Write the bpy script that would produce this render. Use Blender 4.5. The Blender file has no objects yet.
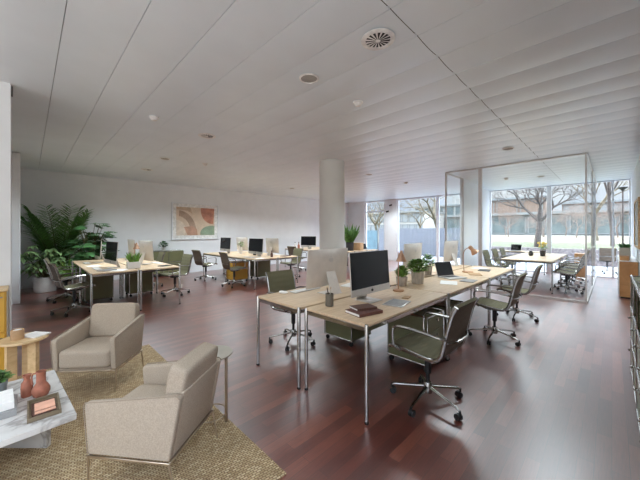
import bpy, bmesh, math, random
from mathutils import Vector, Matrix
R = random.Random(7)
sc = bpy.context.scene
COL = sc.collection
PI = math.pi
rad = math.radians
S2 = math.sqrt(.5)
CAMH = 1.44
F, HZ = 292.0, 231.0

# ------------------------------------------------------------------ materials
def lin(c):
    return tuple((v / 12.92 if v <= .04045 else ((v + .055) / 1.055) ** 2.4) for v in (x / 255 for x in c)) + (1,)

class NT:
    def __init__(s, name):
        s.m = bpy.data.materials.new(name); s.m.use_nodes = True
        s.t = s.m.node_tree; s.b = s.t.nodes['Principled BSDF']; s.out = s.t.nodes['Material Output']
    def n(s, typ, **kw):
        x = s.t.nodes.new(typ)
        for k, v in kw.items():
            if k in x.inputs: x.inputs[k].default_value = v
            else: setattr(x, k, v)
        return x
    def l(s, a, b): s.t.links.new(a, b)
    def coords(s, scale=(1, 1, 1), kind='Object', rot=(0, 0, 0)):
        c = s.n('ShaderNodeTexCoord'); mp = s.n('ShaderNodeMapping'); mp.inputs['Scale'].default_value = scale
        mp.inputs['Rotation'].default_value = rot
        s.l(c.outputs[kind], mp.inputs['Vector']); return mp.outputs['Vector']
    def noise(s, vec, scale, detail=3, rough=.5, dist=0):
        x = s.n('ShaderNodeTexNoise'); x.inputs['Scale'].default_value = scale; x.inputs['Detail'].default_value = detail
        x.inputs['Roughness'].default_value = rough; x.inputs['Distortion'].default_value = dist
        s.l(vec, x.inputs['Vector']); return x.outputs['Fac']
    def ramp(s, fac, stops):
        x = s.n('ShaderNodeValToRGB'); e = x.color_ramp.elements
        while len(e) < len(stops): e.new(.5)
        for el, (p, c) in zip(e, stops): el.position = p; el.color = lin(c)
        s.l(fac, x.inputs['Fac']); return x.outputs['Color']
    def bump(s, h, strength, dist):
        x = s.n('ShaderNodeBump'); x.inputs['Strength'].default_value = strength; x.inputs['Distance'].default_value = dist
        s.l(h, x.inputs['Height']); s.l(x.outputs['Normal'], s.b.inputs['Normal'])

def pm(name, col, rough=.5, metal=0., var=.08, scale=15., bump=0., bd=.002, stretch=(1, 1, 1), spec=.5, coat=0.):
    k = NT(name)
    v = k.coords(stretch)
    f = k.noise(v, scale, 4)
    a = tuple(max(0, c * (1 - var)) for c in col); b = tuple(min(255, c * (1 + var)) for c in col)
    k.l(k.ramp(f, [(.3, a), (.7, b)]), k.b.inputs['Base Color'])
    k.b.inputs['Roughness'].default_value = rough; k.b.inputs['Metallic'].default_value = metal
    k.b.inputs['Specular IOR Level'].default_value = spec
    if coat: k.b.inputs['Coat Weight'].default_value = coat; k.b.inputs['Coat Roughness'].default_value = .1
    if bump: k.bump(k.noise(v, scale * 4, 3), bump, bd)
    return k.m

def wood(name, c1, c2, c3, rough=.4, sx=1.2, sy=14):
    k = NT(name)
    v = k.coords((sx, sy, sy))
    f = k.noise(v, 3.0, 6, .6, .6)
    k.l(k.ramp(f, [(.25, c1), (.5, c2), (.75, c3)]), k.b.inputs['Base Color'])
    k.b.inputs['Roughness'].default_value = rough
    return k.m

M = {}
M['white_wall'] = pm('white_wall_paint', (228, 229, 230), .7, var=.012, scale=3)
M['trim_white'] = pm('white_metal_trim', (225, 227, 230), .4, var=.02)
M['column'] = pm('cream_column_paint', (214, 213, 207), .6, var=.02, scale=2)
M['ceiling'] = pm('ceiling_metal_panel', (226, 234, 239), .33, var=.012, scale=2, spec=.55)
M['dark_gap'] = pm('dark_gap', (60, 58, 57), .8)
M['oak'] = wood('pale_oak', (186, 156, 122), (208, 180, 147), (222, 197, 166), .42)
M['oak_table'] = wood('pale_oak_solid', (190, 155, 110), (212, 180, 135), (226, 196, 152), .45, 1.5, 8)
M['walnut_rim'] = wood('tray_wood', (98, 84, 66), (122, 106, 84), (140, 122, 98), .5, 2, 20)
M['orange_wood'] = wood('orange_wood', (176, 122, 72), (196, 142, 90), (208, 156, 104), .4, 10, 1.5)
M['chrome'] = pm('chrome', (186, 183, 180), .16, 1., var=.02)
M['alu'] = pm('polished_aluminium', (160, 156, 152), .2, 1., var=.03)
M['silver'] = pm('anodised_silver', (205, 200, 196), .38, .75, var=.02)
M['silver_back'] = pm('matt_silver', (214, 206, 198), .42, .35, var=.02)
M['black_plastic'] = pm('black_plastic', (24, 23, 24), .45, var=.1)
M['screen'] = pm('dark_screen_glass', (20, 20, 23), .12, var=.05, scale=2, spec=.25)
M['olive'] = pm('olive_lacquer', (112, 112, 80), .38, var=.03, scale=4)
M['olive_fabric'] = pm('olive_fabric', (102, 97, 72), .85, var=.12, scale=220, bump=.3)
M['brown_mesh'] = pm('brown_mesh_fabric', (96, 82, 68), .8, var=.15, scale=260, bump=.3)
M['yellow'] = pm('golden_yellow_lacquer', (206, 158, 62), .38, var=.03, scale=4)
M['beige_fabric'] = pm('beige_wool', (170, 154, 136), .92, var=.07, scale=170, bump=.35, bd=.001)
M['beige_pipe'] = pm('beige_seam', (150, 134, 116), .9, var=.06, scale=120)
M['champagne'] = pm('champagne_metal', (190, 172, 150), .3, .9, var=.03)
M['greige_metal'] = pm('greige_lacquer', (178, 170, 156), .4, .2, var=.02)
M['terracotta'] = pm('terracotta', (156, 96, 74), .7, var=.12, scale=30, bump=.15)
M['copper'] = pm('copper', (190, 150, 122), .35, .6, var=.04)
M['lamp_wood'] = wood('lamp_wood', (158, 112, 76), (180, 134, 96), (200, 154, 114), .45)
M['concrete'] = pm('concrete_pot', (184, 174, 162), .85, var=.12, scale=25, bump=.3, stretch=(1, 1, .35))
M['white_pot'] = pm('white_pot', (222, 218, 214), .55, var=.04, scale=8, bump=.05)
M['black_pot'] = pm('black_pot', (34, 34, 37), .5)
M['soil'] = pm('soil', (58, 44, 34), .95, var=.4, scale=60, bump=.8)
M['leaf'] = pm('leaf_green', (96, 134, 70), .5, var=.3, scale=12)
M['leaf_dark'] = pm('leaf_dark_green', (70, 108, 64), .45, var=.3, scale=9)
M['leaf_lite'] = pm('leaf_light_green', (112, 146, 70), .5, var=.3, scale=16)
M['leaf_pale'] = pm('leaf_pale_green', (116, 142, 94), .5, var=.35, scale=10)
M['stem'] = pm('plant_stem', (92, 84, 54), .7, var=.2)
M['petal'] = pm('white_petal', (232, 228, 220), .7, var=.05)
M['petal_y'] = pm('yellow_petal', (226, 196, 90), .7, var=.1)
M['paper'] = pm('white_paper', (236, 233, 228), .8, var=.02, scale=40)
M['paper_grey'] = pm('grey_cover', (150, 148, 146), .7, var=.06, scale=30)
M['maroon'] = pm('maroon_cloth_cover', (96, 60, 52), .7, var=.1, scale=60)
M['brownbook'] = pm('brown_leather_cover', (92, 62, 52), .55, var=.1, scale=60)
M['pink'] = pm('blush_paper', (222, 168, 142), .75, var=.05, scale=20)
M['tan'] = pm('tan_card', (186, 152, 116), .8, var=.06)
M['grey_cup'] = pm('grey_cup', (104, 98, 88), .7, var=.1, scale=40)
M['lamp_white'] = pm('lamp_white', (235, 233, 230), .4)
M['bark'] = pm('dark_bark', (60, 53, 50), .9, var=.3, scale=9, bump=.6, bd=.02)
M['bark_pale'] = pm('pale_mottled_bark', (92, 84, 70), .9, var=.35, scale=5, bump=.4, bd=.02)
M['twig'] = pm('reddish_brown_twigs', (116, 101, 93), .95, var=.2, scale=3)
M['lawn'] = pm('lawn_grass', (74, 78, 56), .95, var=.2, scale=3, bump=.5, bd=.02)
M['sand'] = pm('sandy_path', (104, 98, 80), .95, var=.06, scale=2)
M['asphalt'] = pm('street_asphalt', (150, 150, 150), .9, var=.06, scale=2)
M['terrace'] = pm('terrace_paving', (140, 146, 156), .8, var=.06, scale=3)
M['pebble'] = pm('pebbled_wall', (116, 107, 106), .9, var=.3, scale=14, bump=.8, bd=.02)
M['bldg_white'] = pm('white_render', (168, 165, 158), .85, var=.04)
M['bldg_brown'] = pm('brown_cladding', (122, 102, 88), .85, var=.08, scale=1.5, stretch=(1, 6, .3))
M['bldg_grey'] = pm('grey_concrete', (124, 128, 128), .8, var=.05)
M['bldg_glass'] = pm('grey_green_glazing', (88, 98, 98), .2, var=.12, scale=.6)
M['teal'] = pm('teal_panel', (84, 108, 116), .5, var=.08, scale=3)
M['fence'] = pm('grey_fence_slats', (112, 114, 120), .7, var=.06)

def marble():
    k = NT('white_veined_marble')
    v = k.coords((1, 1, 1))
    n1 = k.noise(v, 2.2, 6, .55, 1.4)
    k.l(k.ramp(n1, [(.38, (214, 210, 205)), (.47, (204, 199, 194)), (.502, (158, 152, 147)), (.53, (204, 199, 194)), (.62, (214, 210, 205))]), k.b.inputs['Base Color'])
    k.b.inputs['Roughness'].default_value = .22
    return k.m
M['marble'] = marble()

def plank_floor():
    k = NT('reddish_hardwood_floor')
    v = k.coords((1, 1, 1))
    br = k.n('ShaderNodeTexBrick', offset=.37, offset_frequency=2)
    br.inputs['Color1'].default_value = (0, 0, 0, 1); br.inputs['Color2'].default_value = (1, 1, 1, 1); br.inputs['Mortar'].default_value = (.25, .25, .25, 1)
    br.inputs['Scale'].default_value = 1; br.inputs['Mortar Size'].default_value = .0012; br.inputs['Mortar Smooth'].default_value = .2
    br.inputs['Brick Width'].default_value = .62; br.inputs['Row Height'].default_value = .078
    k.l(v, br.inputs['Vector'])
    tone = k.ramp(br.outputs['Color'], [(0, (92, 42, 34)), (.35, (108, 52, 41)), (.7, (124, 62, 48)), (1, (144, 78, 59))])
    v2 = k.coords((2, 30, 1))
    g = k.noise(v2, 4, 6, .6, .3)
    gr = k.ramp(g, [(.25, (188, 188, 188)), (.75, (255, 255, 255))])
    mx = k.n('ShaderNodeMix', data_type='RGBA', blend_type='MULTIPLY'); mx.inputs['Factor'].default_value = 1
    k.l(tone, mx.inputs['A']); k.l(gr, mx.inputs['B'])
    mo = k.n('ShaderNodeMix', data_type='RGBA'); k.l(br.outputs['Fac'], mo.inputs['Factor'])
    k.l(mx.outputs['Result'], mo.inputs['A']); mo.inputs['B'].default_value = lin((56, 32, 28))
    k.l(mo.outputs['Result'], k.b.inputs['Base Color'])
    rr = k.n('ShaderNodeMapRange'); rr.inputs['To Min'].default_value = .24; rr.inputs['To Max'].default_value = .42
    k.l(k.noise(v, 2.2, 4), rr.inputs['Value']); k.l(rr.outputs['Result'], k.b.inputs['Roughness'])
    k.b.inputs['Specular IOR Level'].default_value = .7
    k.b.inputs['Coat Weight'].default_value = 1; k.b.inputs['Coat Roughness'].default_value = .36; k.b.inputs['Coat IOR'].default_value = 1.85
    k.bump(g, .06, .002)
    return k.m
M['floor'] = plank_floor()

def jute():
    k = NT('woven_jute')
    v = k.coords((1, 1, 1), rot=(0, 0, rad(8)))
    br = k.n('ShaderNodeTexBrick', offset=.5)
    br.inputs['Color1'].default_value = (0, 0, 0, 1); br.inputs['Color2'].default_value = (1, 1, 1, 1)
    br.inputs['Scale'].default_value = 1; br.inputs['Mortar Size'].default_value = .0033; br.inputs['Mortar Smooth'].default_value = .8
    br.inputs['Brick Width'].default_value = .028; br.inputs['Row Height'].default_value = .016
    k.l(v, br.inputs['Vector'])
    tone = k.ramp(br.outputs['Color'], [(0, (184, 154, 114)), (.5, (206, 178, 136)), (1, (226, 202, 162))])
    n = k.noise(v, 6, 3)
    big = k.ramp(n, [(.3, (225, 225, 225)), (.7, (255, 255, 255))])
    mx = k.n('ShaderNodeMix', data_type='RGBA', blend_type='MULTIPLY'); mx.inputs['Factor'].default_value = 1
    k.l(tone, mx.inputs['A']); k.l(big, mx.inputs['B'])
    mo = k.n('ShaderNodeMix', data_type='RGBA'); k.l(br.outputs['Fac'], mo.inputs['Factor'])
    k.l(mx.outputs['Result'], mo.inputs['A']); mo.inputs['B'].default_value = lin((124, 98, 68))
    k.l(mo.outputs['Result'], k.b.inputs['Base Color'])
    k.b.inputs['Roughness'].default_value = .95
    inv = k.n('ShaderNodeMath', operation='SUBTRACT'); inv.inputs[0].default_value = 1; k.l(br.outputs['Fac'], inv.inputs[1])
    k.bump(inv.outputs[0], .8, .006)
    return k.m
M['jute'] = jute()

def glass(name, tint=(.985, .995, .992), spec=1.0):
    k = NT(name)
    tr = k.n('ShaderNodeBsdfTransparent'); tr.inputs['Color'].default_value = tint + (1,)
    gl = k.n('ShaderNodeBsdfGlossy'); gl.inputs['Roughness'].default_value = .01
    lw = k.n('ShaderNodeLayerWeight'); lw.inputs['Blend'].default_value = .5
    pw = k.n('ShaderNodeMath', operation='POWER'); pw.inputs[1].default_value = 5; k.l(lw.outputs['Facing'], pw.inputs[0])
    nz = k.noise(k.coords(), .4, 2)
    ml = k.n('ShaderNodeMath', operation='MULTIPLY_ADD'); ml.inputs[1].default_value = .4 * spec; ml.inputs[2].default_value = .025 * spec; k.l(pw.outputs[0], ml.inputs[0])
    mp = k.n('ShaderNodeMapRange'); mp.inputs['To Min'].default_value = .01; mp.inputs['To Max'].default_value = .02; k.l(nz, mp.inputs['Value'])
    k.l(mp.outputs['Result'], gl.inputs['Roughness'])
    mx = k.n('ShaderNodeMixShader'); k.l(ml.outputs[0], mx.inputs[0]); k.l(tr.outputs[0], mx.inputs[1]); k.l(gl.outputs[0], mx.inputs[2])
    k.l(mx.outputs[0], k.out.inputs['Surface'])
    return k.m
M['glass'] = glass('clear_window_glass')
M['glass2'] = glass('clear_partition_glass', (.985, .993, .99))

# ------------------------------------------------------------------ mesh helper
class MB:
    def __init__(s): s.v = []; s.f = []; s.mi = []; s.cur = 0
    def add(s, vs, fs):
        o = len(s.v); s.v += [tuple(p) for p in vs]
        for f in fs: s.f.append(tuple(i + o for i in f)); s.mi.append(s.cur)
        return s
    def addbm(s, bm, mat=None):
        bm.verts.index_update()
        vs = [(mat @ v.co if mat else v.co) for v in bm.verts]
        fs = [[v.index for v in f.verts] for f in bm.faces]
        bm.free(); return s.add(vs, fs)
    def box(s, x0, x1, y0, y1, z0, z1, bev=0., seg=2, mat=None):
        bm = bmesh.new(); bmesh.ops.create_cube(bm, size=1)
        for v in bm.verts:
            v.co = Vector(((x0 + x1) / 2 + v.co.x * (x1 - x0), (y0 + y1) / 2 + v.co.y * (y1 - y0), (z0 + z1) / 2 + v.co.z * (z1 - z0)))
        if bev: bmesh.ops.bevel(bm, geom=bm.edges[:], offset=bev, segments=seg, profile=.5, affect='EDGES')
        return s.addbm(bm, mat)
    def puff(s, x0, x1, y0, y1, z0, z1, p=6, n=8, mat=None):
        bm = bmesh.new(); bmesh.ops.create_cube(bm, size=2)
        bmesh.ops.subdivide_edges(bm, edges=bm.edges[:], cuts=n, use_grid_fill=True)
        for v in bm.verts:
            u = v.co
            k = (abs(u.x) ** p + abs(u.y) ** p + abs(u.z) ** p) ** (-1 / p)
            u = u * k
            v.co = Vector(((x0 + x1) / 2 + u.x * (x1 - x0) / 2, (y0 + y1) / 2 + u.y * (y1 - y0) / 2, (z0 + z1) / 2 + u.z * (z1 - z0) / 2))
        return s.addbm(bm, mat)
    def prism(s, poly, axis, a, b, bev=0., seg=3):
        # poly: 2D points in the two other axes (x,z for axis y; x,y for axis z; y,z for axis x)
        bm = bmesh.new()
        def P(p, t): return (p[0], t, p[1]) if axis == 'y' else ((p[0], p[1], t) if axis == 'z' else (t, p[0], p[1]))
        A = [bm.verts.new(P(p, a)) for p in poly]; B = [bm.verts.new(P(p, b)) for p in poly]
        n = len(poly); bm.faces.new(A); bm.faces.new(B[::-1])
        for i in range(n): bm.faces.new((A[i], B[i], B[(i + 1) % n], A[(i + 1) % n]))
        bmesh.ops.recalc_face_normals(bm, faces=bm.faces[:])
        if bev: bmesh.ops.bevel(bm, geom=bm.edges[:], offset=bev, segments=seg, profile=.5, affect='EDGES')
        return s.addbm(bm)
    def lathe(s, prof, seg=24, c=(0, 0, 0), mat=None, caps=True):
        vs = []; fs = []; n = len(prof)
        for i in range(seg):
            a = 2 * PI * i / seg
            for r, z in prof:
                p = Vector((c[0] + r * math.cos(a), c[1] + r * math.sin(a), c[2] + z)); vs.append(mat @ p if mat else p)
        for i in range(seg):
            j = (i + 1) % seg
            for k in range(n - 1): fs.append((i * n + k, j * n + k, j * n + k + 1, i * n + k + 1))
        if caps and prof[0][0] > 1e-6: fs.append(tuple(i * n for i in range(seg))[::-1])
        if caps and prof[-1][0] > 1e-6: fs.append(tuple(i * n + n - 1 for i in range(seg)))
        return s.add(vs, fs)
    def cyl(s, p, q, r, seg=10, r2=None):
        return s.tube([p, q], r, seg, r2=r2)
    def tube(s, pts, r, seg=8, closed=False, r2=None, smooth=0, flat=1.):
        P = [Vector(p) for p in pts]
        if smooth:
            Q = []; n = len(P)
            rng = range(n if closed else n - 1)
            for i in rng:
                p0 = P[(i - 1) % n] if closed or i > 0 else P[i] * 2 - P[i + 1]
                p1 = P[i]; p2 = P[(i + 1) % n]
                p3 = P[(i + 2) % n] if closed or i + 2 < n else P[i + 1] * 2 - P[i]
                for k in range(smooth):
                    t = k / smooth
                    Q.append(.5 * (2 * p1 + (p2 - p0) * t + (2 * p0 - 5 * p1 + 4 * p2 - p3) * t * t + (3 * p1 - p0 - 3 * p2 + p3) * t ** 3))
            if not closed: Q.append(P[-1])
            P = Q
        n = len(P); vs = []; fs = []
        up = None
        for i in range(n):
            if closed: d = P[(i + 1) % n] - P[i - 1]
            else: d = P[min(i + 1, n - 1)] - P[max(i - 1, 0)]
            if d.length < 1e-9: d = Vector((0, 0, 1))
            d.normalize()
            if up is None:
                up = Vector((0, 0, 1)) if abs(d.z) < .9 else Vector((1, 0, 0))
            u = up - d * up.dot(d)
            if u.length < 1e-6: u = d.orthogonal()
            u.normalize(); w = d.cross(u); up = u
            rr = r if r2 is None else r + (r2 - r) * i / (n - 1)
            for k in range(seg):
                a = 2 * PI * k / seg
                vs.append(P[i] + (u * math.cos(a) * flat + w * math.sin(a)) * rr)
        for i in range(n if closed else n - 1):
            j = (i + 1) % n
            for k in range(seg): fs.append((i * seg + k, i * seg + (k + 1) % seg, j * seg + (k + 1) % seg, j * seg + k))
        if not closed:
            fs.append(tuple(range(seg))[::-1]); fs.append(tuple((n - 1) * seg + k for k in range(seg)))
        return s.add(vs, fs)
    def ball(s, c, r, seg=10, sz=1.):
        bm = bmesh.new(); bmesh.ops.create_uvsphere(bm, u_segments=seg, v_segments=max(6, seg * 2 // 3), radius=r)
        for v in bm.verts: v.co = Vector((c[0] + v.co.x, c[1] + v.co.y, c[2] + v.co.z * sz))
        return s.addbm(bm)
    def leaf(s, base, d, L, W, up=Vector((0, 0, 1)), droop=.3, n=4, tip=1.):
        d = Vector(d).normalized(); side = d.cross(up)
        if side.length < 1e-4: side = d.orthogonal()
        side.normalize(); base = Vector(base); vs = []; fs = []
        p = base.copy(); dd = d.copy()
        nr = side.cross(d).normalized()
        for i in range(n + 1):
            t = i / n
            w = W * math.sin(PI * min(1, (t * .86 + .12))) ** .8 * .5
            if i == n: w = W * .02
            vs += [p + side * w + nr * w * .35, p, p - side * w + nr * w * .35]
            dd = (dd + Vector((0, 0, -droop / n))).normalized(); p = p + dd * (L / n)
        for i in range(n):
            a = i * 3
            fs += [(a, a + 1, a + 4, a + 3), (a + 1, a + 2, a + 5, a + 4)]
        return s.add(vs, fs)
    def build(s, name, mats, parent=None, smooth=40):
        me = bpy.data.meshes.new(name); me.from_pydata(s.v, [], s.f)
        for m in (mats if isinstance(mats, (list, tuple)) else [mats]): me.materials.append(M[m] if isinstance(m, str) else m)
        if any(s.mi): me.polygons.foreach_set('material_index', s.mi)
        if smooth:
            me.polygons.foreach_set('use_smooth', [True] * len(me.polygons))
            try: me.set_sharp_from_angle(angle=rad(smooth))
            except Exception: pass
        me.update()
        o = bpy.data.objects.new(name, me); COL.objects.link(o)
        if parent: o.parent = parent
        return o

def tag(o, label, cat, group=None, kind=None):
    o['label'] = label; o['category'] = cat
    if group: o['group'] = group
    if kind: o['kind'] = kind
    return o
def thing(name, label, cat, loc=(0, 0, 0), rz=0, group=None):
    o = bpy.data.objects.new(name, None); COL.objects.link(o)
    o.empty_display_size = .05
    o.location = loc; o.rotation_euler = (0, 0, rz); return tag(o, label, cat, group)
def struct(o):
    o['kind'] = 'structure'; return o
KIDS = {}
def dup(root, loc, rz, label, group=None):
    r = root.copy(); COL.objects.link(r); r.location = loc; r.rotation_euler = (0, 0, rz); r['label'] = label
    if group: r['group'] = group
    for ch in list(root.children):
        c = ch.copy(); COL.objects.link(c); c.parent = r
        for g in list(ch.children):
            d = g.copy(); COL.objects.link(d); d.parent = c
    return r
PROTO = {}
def place(key, maker, loc, rz, label, group=None):
    # first use builds the thing itself, later uses copy it and its parts
    if key not in PROTO:
        o = maker(); PROTO[key] = o
        o.location = loc; o.rotation_euler = (0, 0, rz); o['label'] = label
        if group: o['group'] = group
        return o
    return dup(PROTO[key], loc, rz, label, group)

# ================================================================== SETTING
XW, YF, YR, XB, ZC = 12.65, 10.38, -.40, -4.0, 3.0
ADDED_WIN_BACK = True
mb = MB(); mb.box(XB - .1, XW + .05, YR - .1, YF + .1, -.2, 0); struct(mb.build('floor', 'floor', smooth=0))

# ceiling: metal plank panels, each very slightly tilted, thin joints between
mb = MB()
P0, PW = .187, .403
ysec = [YR - .05, 1.1, 3.27, 5.44, 7.61, YF + .1]
k0 = int(math.floor((XB - P0) / PW)); k = k0
while P0 + k * PW < XW + .05:
    xa, xb = P0 + k * PW + .0024, min(P0 + (k + 1) * PW - .0024, XW + .05)
    bl = .012 if xa > 2.2 else (.004 if xa > 1.3 else .0012)
    for ya, yb in zip(ysec[:-1], ysec[1:]):
        a, b = ya + (.003 if ya == 1.1 else 0), yb - (.003 if yb == 1.1 else 0); N = 8; vs = []; fs = []
        for i in range(N + 1):
            t = i / N; x = xa + (xb - xa) * t; z = ZC - bl * (1 - (2 * t - 1) ** 2)
            vs += [(x, a, z), (x, b, z)]
        for i in range(N): fs.append((i * 2, i * 2 + 1, i * 2 + 3, i * 2 + 2))
        n0 = len(vs); vs += [(xa, a, ZC + .03), (xa, b, ZC + .03), (xb, a, ZC + .03), (xb, b, ZC + .03)]
        fs += [(0, n0, n0 + 1, 1), (2 * N, 2 * N + 1, n0 + 3, n0 + 2)]
        mb.add(vs, fs)
    k += 1
mb.cur = 1
mb.box(XB - .1, XW + .05, YR - .1, YF + .1, ZC + .04, ZC + .25)
struct(mb.build('ceiling', ['ceiling', 'dark_gap'], smooth=30))

mb = MB(); mb.box(-.5, XW + .1, YF, YF + .15, 0, ZC + .05); struct(mb.build('wall_far', 'white_wall', smooth=0))
# right wall; unseen window added for daylight (behind and beside the camera)
mb = MB()
def wall_strip(mb, x0, x1, z0, z1): mb.box(x0, x1, YR - .15, YR, z0, z1)
added_wins_r = [(-3.6, .4)]
xs = XB
for a, b in added_wins_r:
    wall_strip(mb, xs, a, 0, ZC + .05); wall_strip(mb, a, b, 2.9, ZC + .05); wall_strip(mb, a, b, 0, .35); xs = b
wall_strip(mb, xs, XW + .05, 0, ZC + .05)
struct(mb.build('wall_right', 'white_wall', smooth=0))
# left side: wall closing the lounge with its pier, and recessed wall behind
mb = MB()
mb.box(XB, -.13, 4.5, 4.75, 0, ZC + .02)
mb.box(-.65, -.5, 4.75, YF + .05, 0, ZC + .02)
struct(mb.build('wall_left', 'white_wall', smooth=0))
mb = MB(); mb.box(-.5, -.112, 8.3, 8.75, 0, ZC - .012, .004); struct(mb.build('pillar', 'white_wall', smooth=0))
mb = MB(); mb.box(-.17, -.115, 4.55, 4.62, ZC - .10, ZC - .006, .004); struct(mb.build('trim_1', 'bldg_grey'))
# wall behind the camera: piers round a glazed opening added for daylight
mb = MB()
mb.box(XB - .15, XB, YR - .15, -.1, 0, ZC + .05); mb.box(XB - .15, XB, 4.3, 4.75, 0, ZC + .05)
mb.box(XB - .15, XB, -.1, 4.3, 2.92, ZC + .05)
struct(mb.build('wall_back', 'white_wall', smooth=0))

# column
mb = MB(); mb.lathe([(.282, 0), (.282, ZC - .02), (.275, ZC - .012), (.275, ZC + .005)], 48, (4.83, 4.45, 0)); struct(mb.build('column', 'column'))

# baseboards
mb = MB(); mb.box(-.1, XW, YF - .012, YF, 0, .06); struct(mb.build('baseboard_far', 'trim_white', smooth=0))
mb = MB(); mb.box(8.0, XW, YR, YR + .012, 0, .06); struct(mb.build('baseboard_right', 'trim_white', smooth=0))

# facade piers
mb = MB()
mb.box(XW - .05, XW + .2, 9.28, YF + .1, 0, ZC + .02)
mb.box(XW - .05, XW + .2, 7.36, 8.03, 0, ZC + .02)
mb.box(XW - .02, XW + .2, 3.34, 3.46, 0, ZC + .02)
struct(mb.build('wall_front', 'white_wall', smooth=0))

def window(idx, axis, at0, a0, a1, z0, z1, mulls=(), trans=(), fw=.05, depth=.07):
    """glazed opening: frame object with its pane as a child"""
    m = MB()
    def bx(m, u0, u1, z0, z1, d0, d1):
        if axis == 'x': m.box(at0 + d0, at0 + d1, u0, u1, z0, z1, .004, 1)
        else: m.box(u0, u1, at0 + d0, at0 + d1, z0, z1, .004, 1)
    bx(m, a0, a0 + fw, z0, z1, 0, depth); bx(m, a1 - fw, a1, z0, z1, 0, depth)
    bx(m, a0 + fw, a1 - fw, z0, z0 + fw * .8, 0, depth); bx(m, a0 + fw, a1 - fw, z1 - fw, z1, 0, depth)
    for q, w in mulls: bx(m, q - w / 2, q + w / 2, z0 + fw * .8, z1 - fw, 0, depth)
    for q in trans: bx(m, a0 + fw, a1 - fw, q - .03, q + .03, 0, depth)
    o = struct(m.build('window_%d' % idx, 'trim_white'))
    g = MB(); bx_d = depth * .5
    if axis == 'x': g.box(at0 + bx_d - .005, at0 + bx_d + .005, a0 + .01, a1 - .01, z0 + .01, z1 - .01)
    else: g.box(a0 + .01, a1 - .01, at0 + bx_d - .005, at0 + bx_d + .005, z0 + .01, z1 - .01)
    g.build('pane', 'glass', o, 0)
    return o
window(1, 'x', XW, YR + .01, 3.34, .0, ZC - .01, [(1.53, .13), (-.02, .05), (.4, .08)], fw=.03)
window(2, 'x', XW, 3.46, 5.38, .0, ZC - .01, [(4.3, .05)])
window(3, 'x', XW, 5.38, 7.36, .0, ZC - .01, [], fw=.07)
window(4, 'x', XW, 8.03, 9.28, .0, ZC - .01, [], [2.44], fw=.07)
window(5, 'x', XB - .11, -.1, 4.3, 0, 2.92, [(1.4, .06), (2.9, .06)])  # unseen glazing added behind the camera to light the lounge
window(6, 'y', YR - .11, added_wins_r[0][0], added_wins_r[0][1], .35, 2.9, [(-1.6, .06)])  # unseen side window, added as an extra daylight source

# glass meeting room
GX, GY0, GY1 = 7.83, .36, 3.12
o = MB(); o.box(GX - .02, GX + .02, GY0, GY1, 2.965, 2.992, .002, 1); o.box(GX - .03, GX + .03, GY0, GY1, .0, .045, .002, 1)
o.box(GX - .022, GX + .022, 2.24, 2.32, .045, 2.965, .003, 1); o.box(GX - .022, GX + .022, GY1 - .03, GY1 + .01, .045, 2.965, .003, 1)
o.box(GX - .014, GX + .014, GY0 - .01, GY0 + .018, .045, 2.965, .002, 1)
gw = struct(o.build('wall_glass_front', 'silver'))
g = MB(); g.box(GX - .006, GX + .006, GY0 + .01, 2.25, .03, 2.98); g.build('pane', 'glass2', gw, 0)
g = MB(); g.box(GX - .006, GX + .006, 2.31, GY1 - .02, .03, 2.98); g.build('pane', 'glass2', gw, 0)
o = MB(); o.box(GX + .03, XW - .01, GY0 - .02, GY0 + .02, 2.965, 2.992, .002, 1); o.box(GX + .03, XW - .01, GY0 - .025, GY0 + .025, 0, .045, .002, 1)
for q in (10.2,): o.box(q - .012, q + .012, GY0 - .012, GY0 + .012, .045, 2.965)
gw = struct(o.build('wall_glass_right', 'silver'))
g = MB(); g.box(GX + .03, XW - .02, GY0 - .006, GY0 + .006, .03, 2.98); g.build('pane', 'glass2', gw, 0)
o = MB(); o.box(GX + .03, 9.1, GY1 - .02, GY1 + .02, 2.95, 2.992, .002, 1); o.box(GX + .03, 9.1, GY1 - .025, GY1 + .025, 0, .045, .002, 1); o.box(9.06, 9.1, GY1 - .02, GY1 + .02, .045, 2.95)
gw = struct(o.build('wall_glass_left', 'silver'))
g = MB(); g.box(GX + .03, 9.07, GY1 - .006, GY1 + .006, .03, 2.97); g.build('pane', 'glass2', gw, 0)
mb = MB(); mb.prism([(9.1, 3.09), (XW - .02, 3.35), (XW - .02, 3.46), (9.1, 3.2)], 'z', 0, ZC - .01); struct(mb.build('wall_meeting_room', 'white_wall', smooth=0))

# ================================================================== FURNITURE
def make_table(L, W):
    def f():
        t = thing('office_table', '', 'table')
        m = MB(); m.box(-L / 2 + .008, L / 2 - .008, -W / 2 + .008, W / 2 - .008, .720, .741, .003, 1); m.build('tabletop', 'oak', t)
        m = MB()
        for s in (-1, 1):
            m.box(-L / 2 + .03, L / 2 - .03, s * (W / 2 - .022) - .011, s * (W / 2 - .022) + .011, .684, .719, .003, 1)
            m.box(s * (L / 2 - .022) - .011, s * (L / 2 - .022) + .011, -W / 2 + .03, W / 2 - .03, .684, .719, .003, 1)
        m.build('frame', 'chrome', t)
        for sx in (-1, 1):
            for sy in (-1, 1):
                m = MB(); x, y = sx * (L / 2 - .016), sy * (W / 2 - .016)
                m.lathe([(.016, .02), (.016, .730), (.013, .741)], 14, (x, y, 0)); lg = m.build('leg', 'chrome', t)
                m = MB(); m.lathe([(.017, 0), (.018, .012), (.012, .022)], 12, (x, y, 0)); m.build('glide', 'black_plastic', lg)
        return t
    return f

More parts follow.
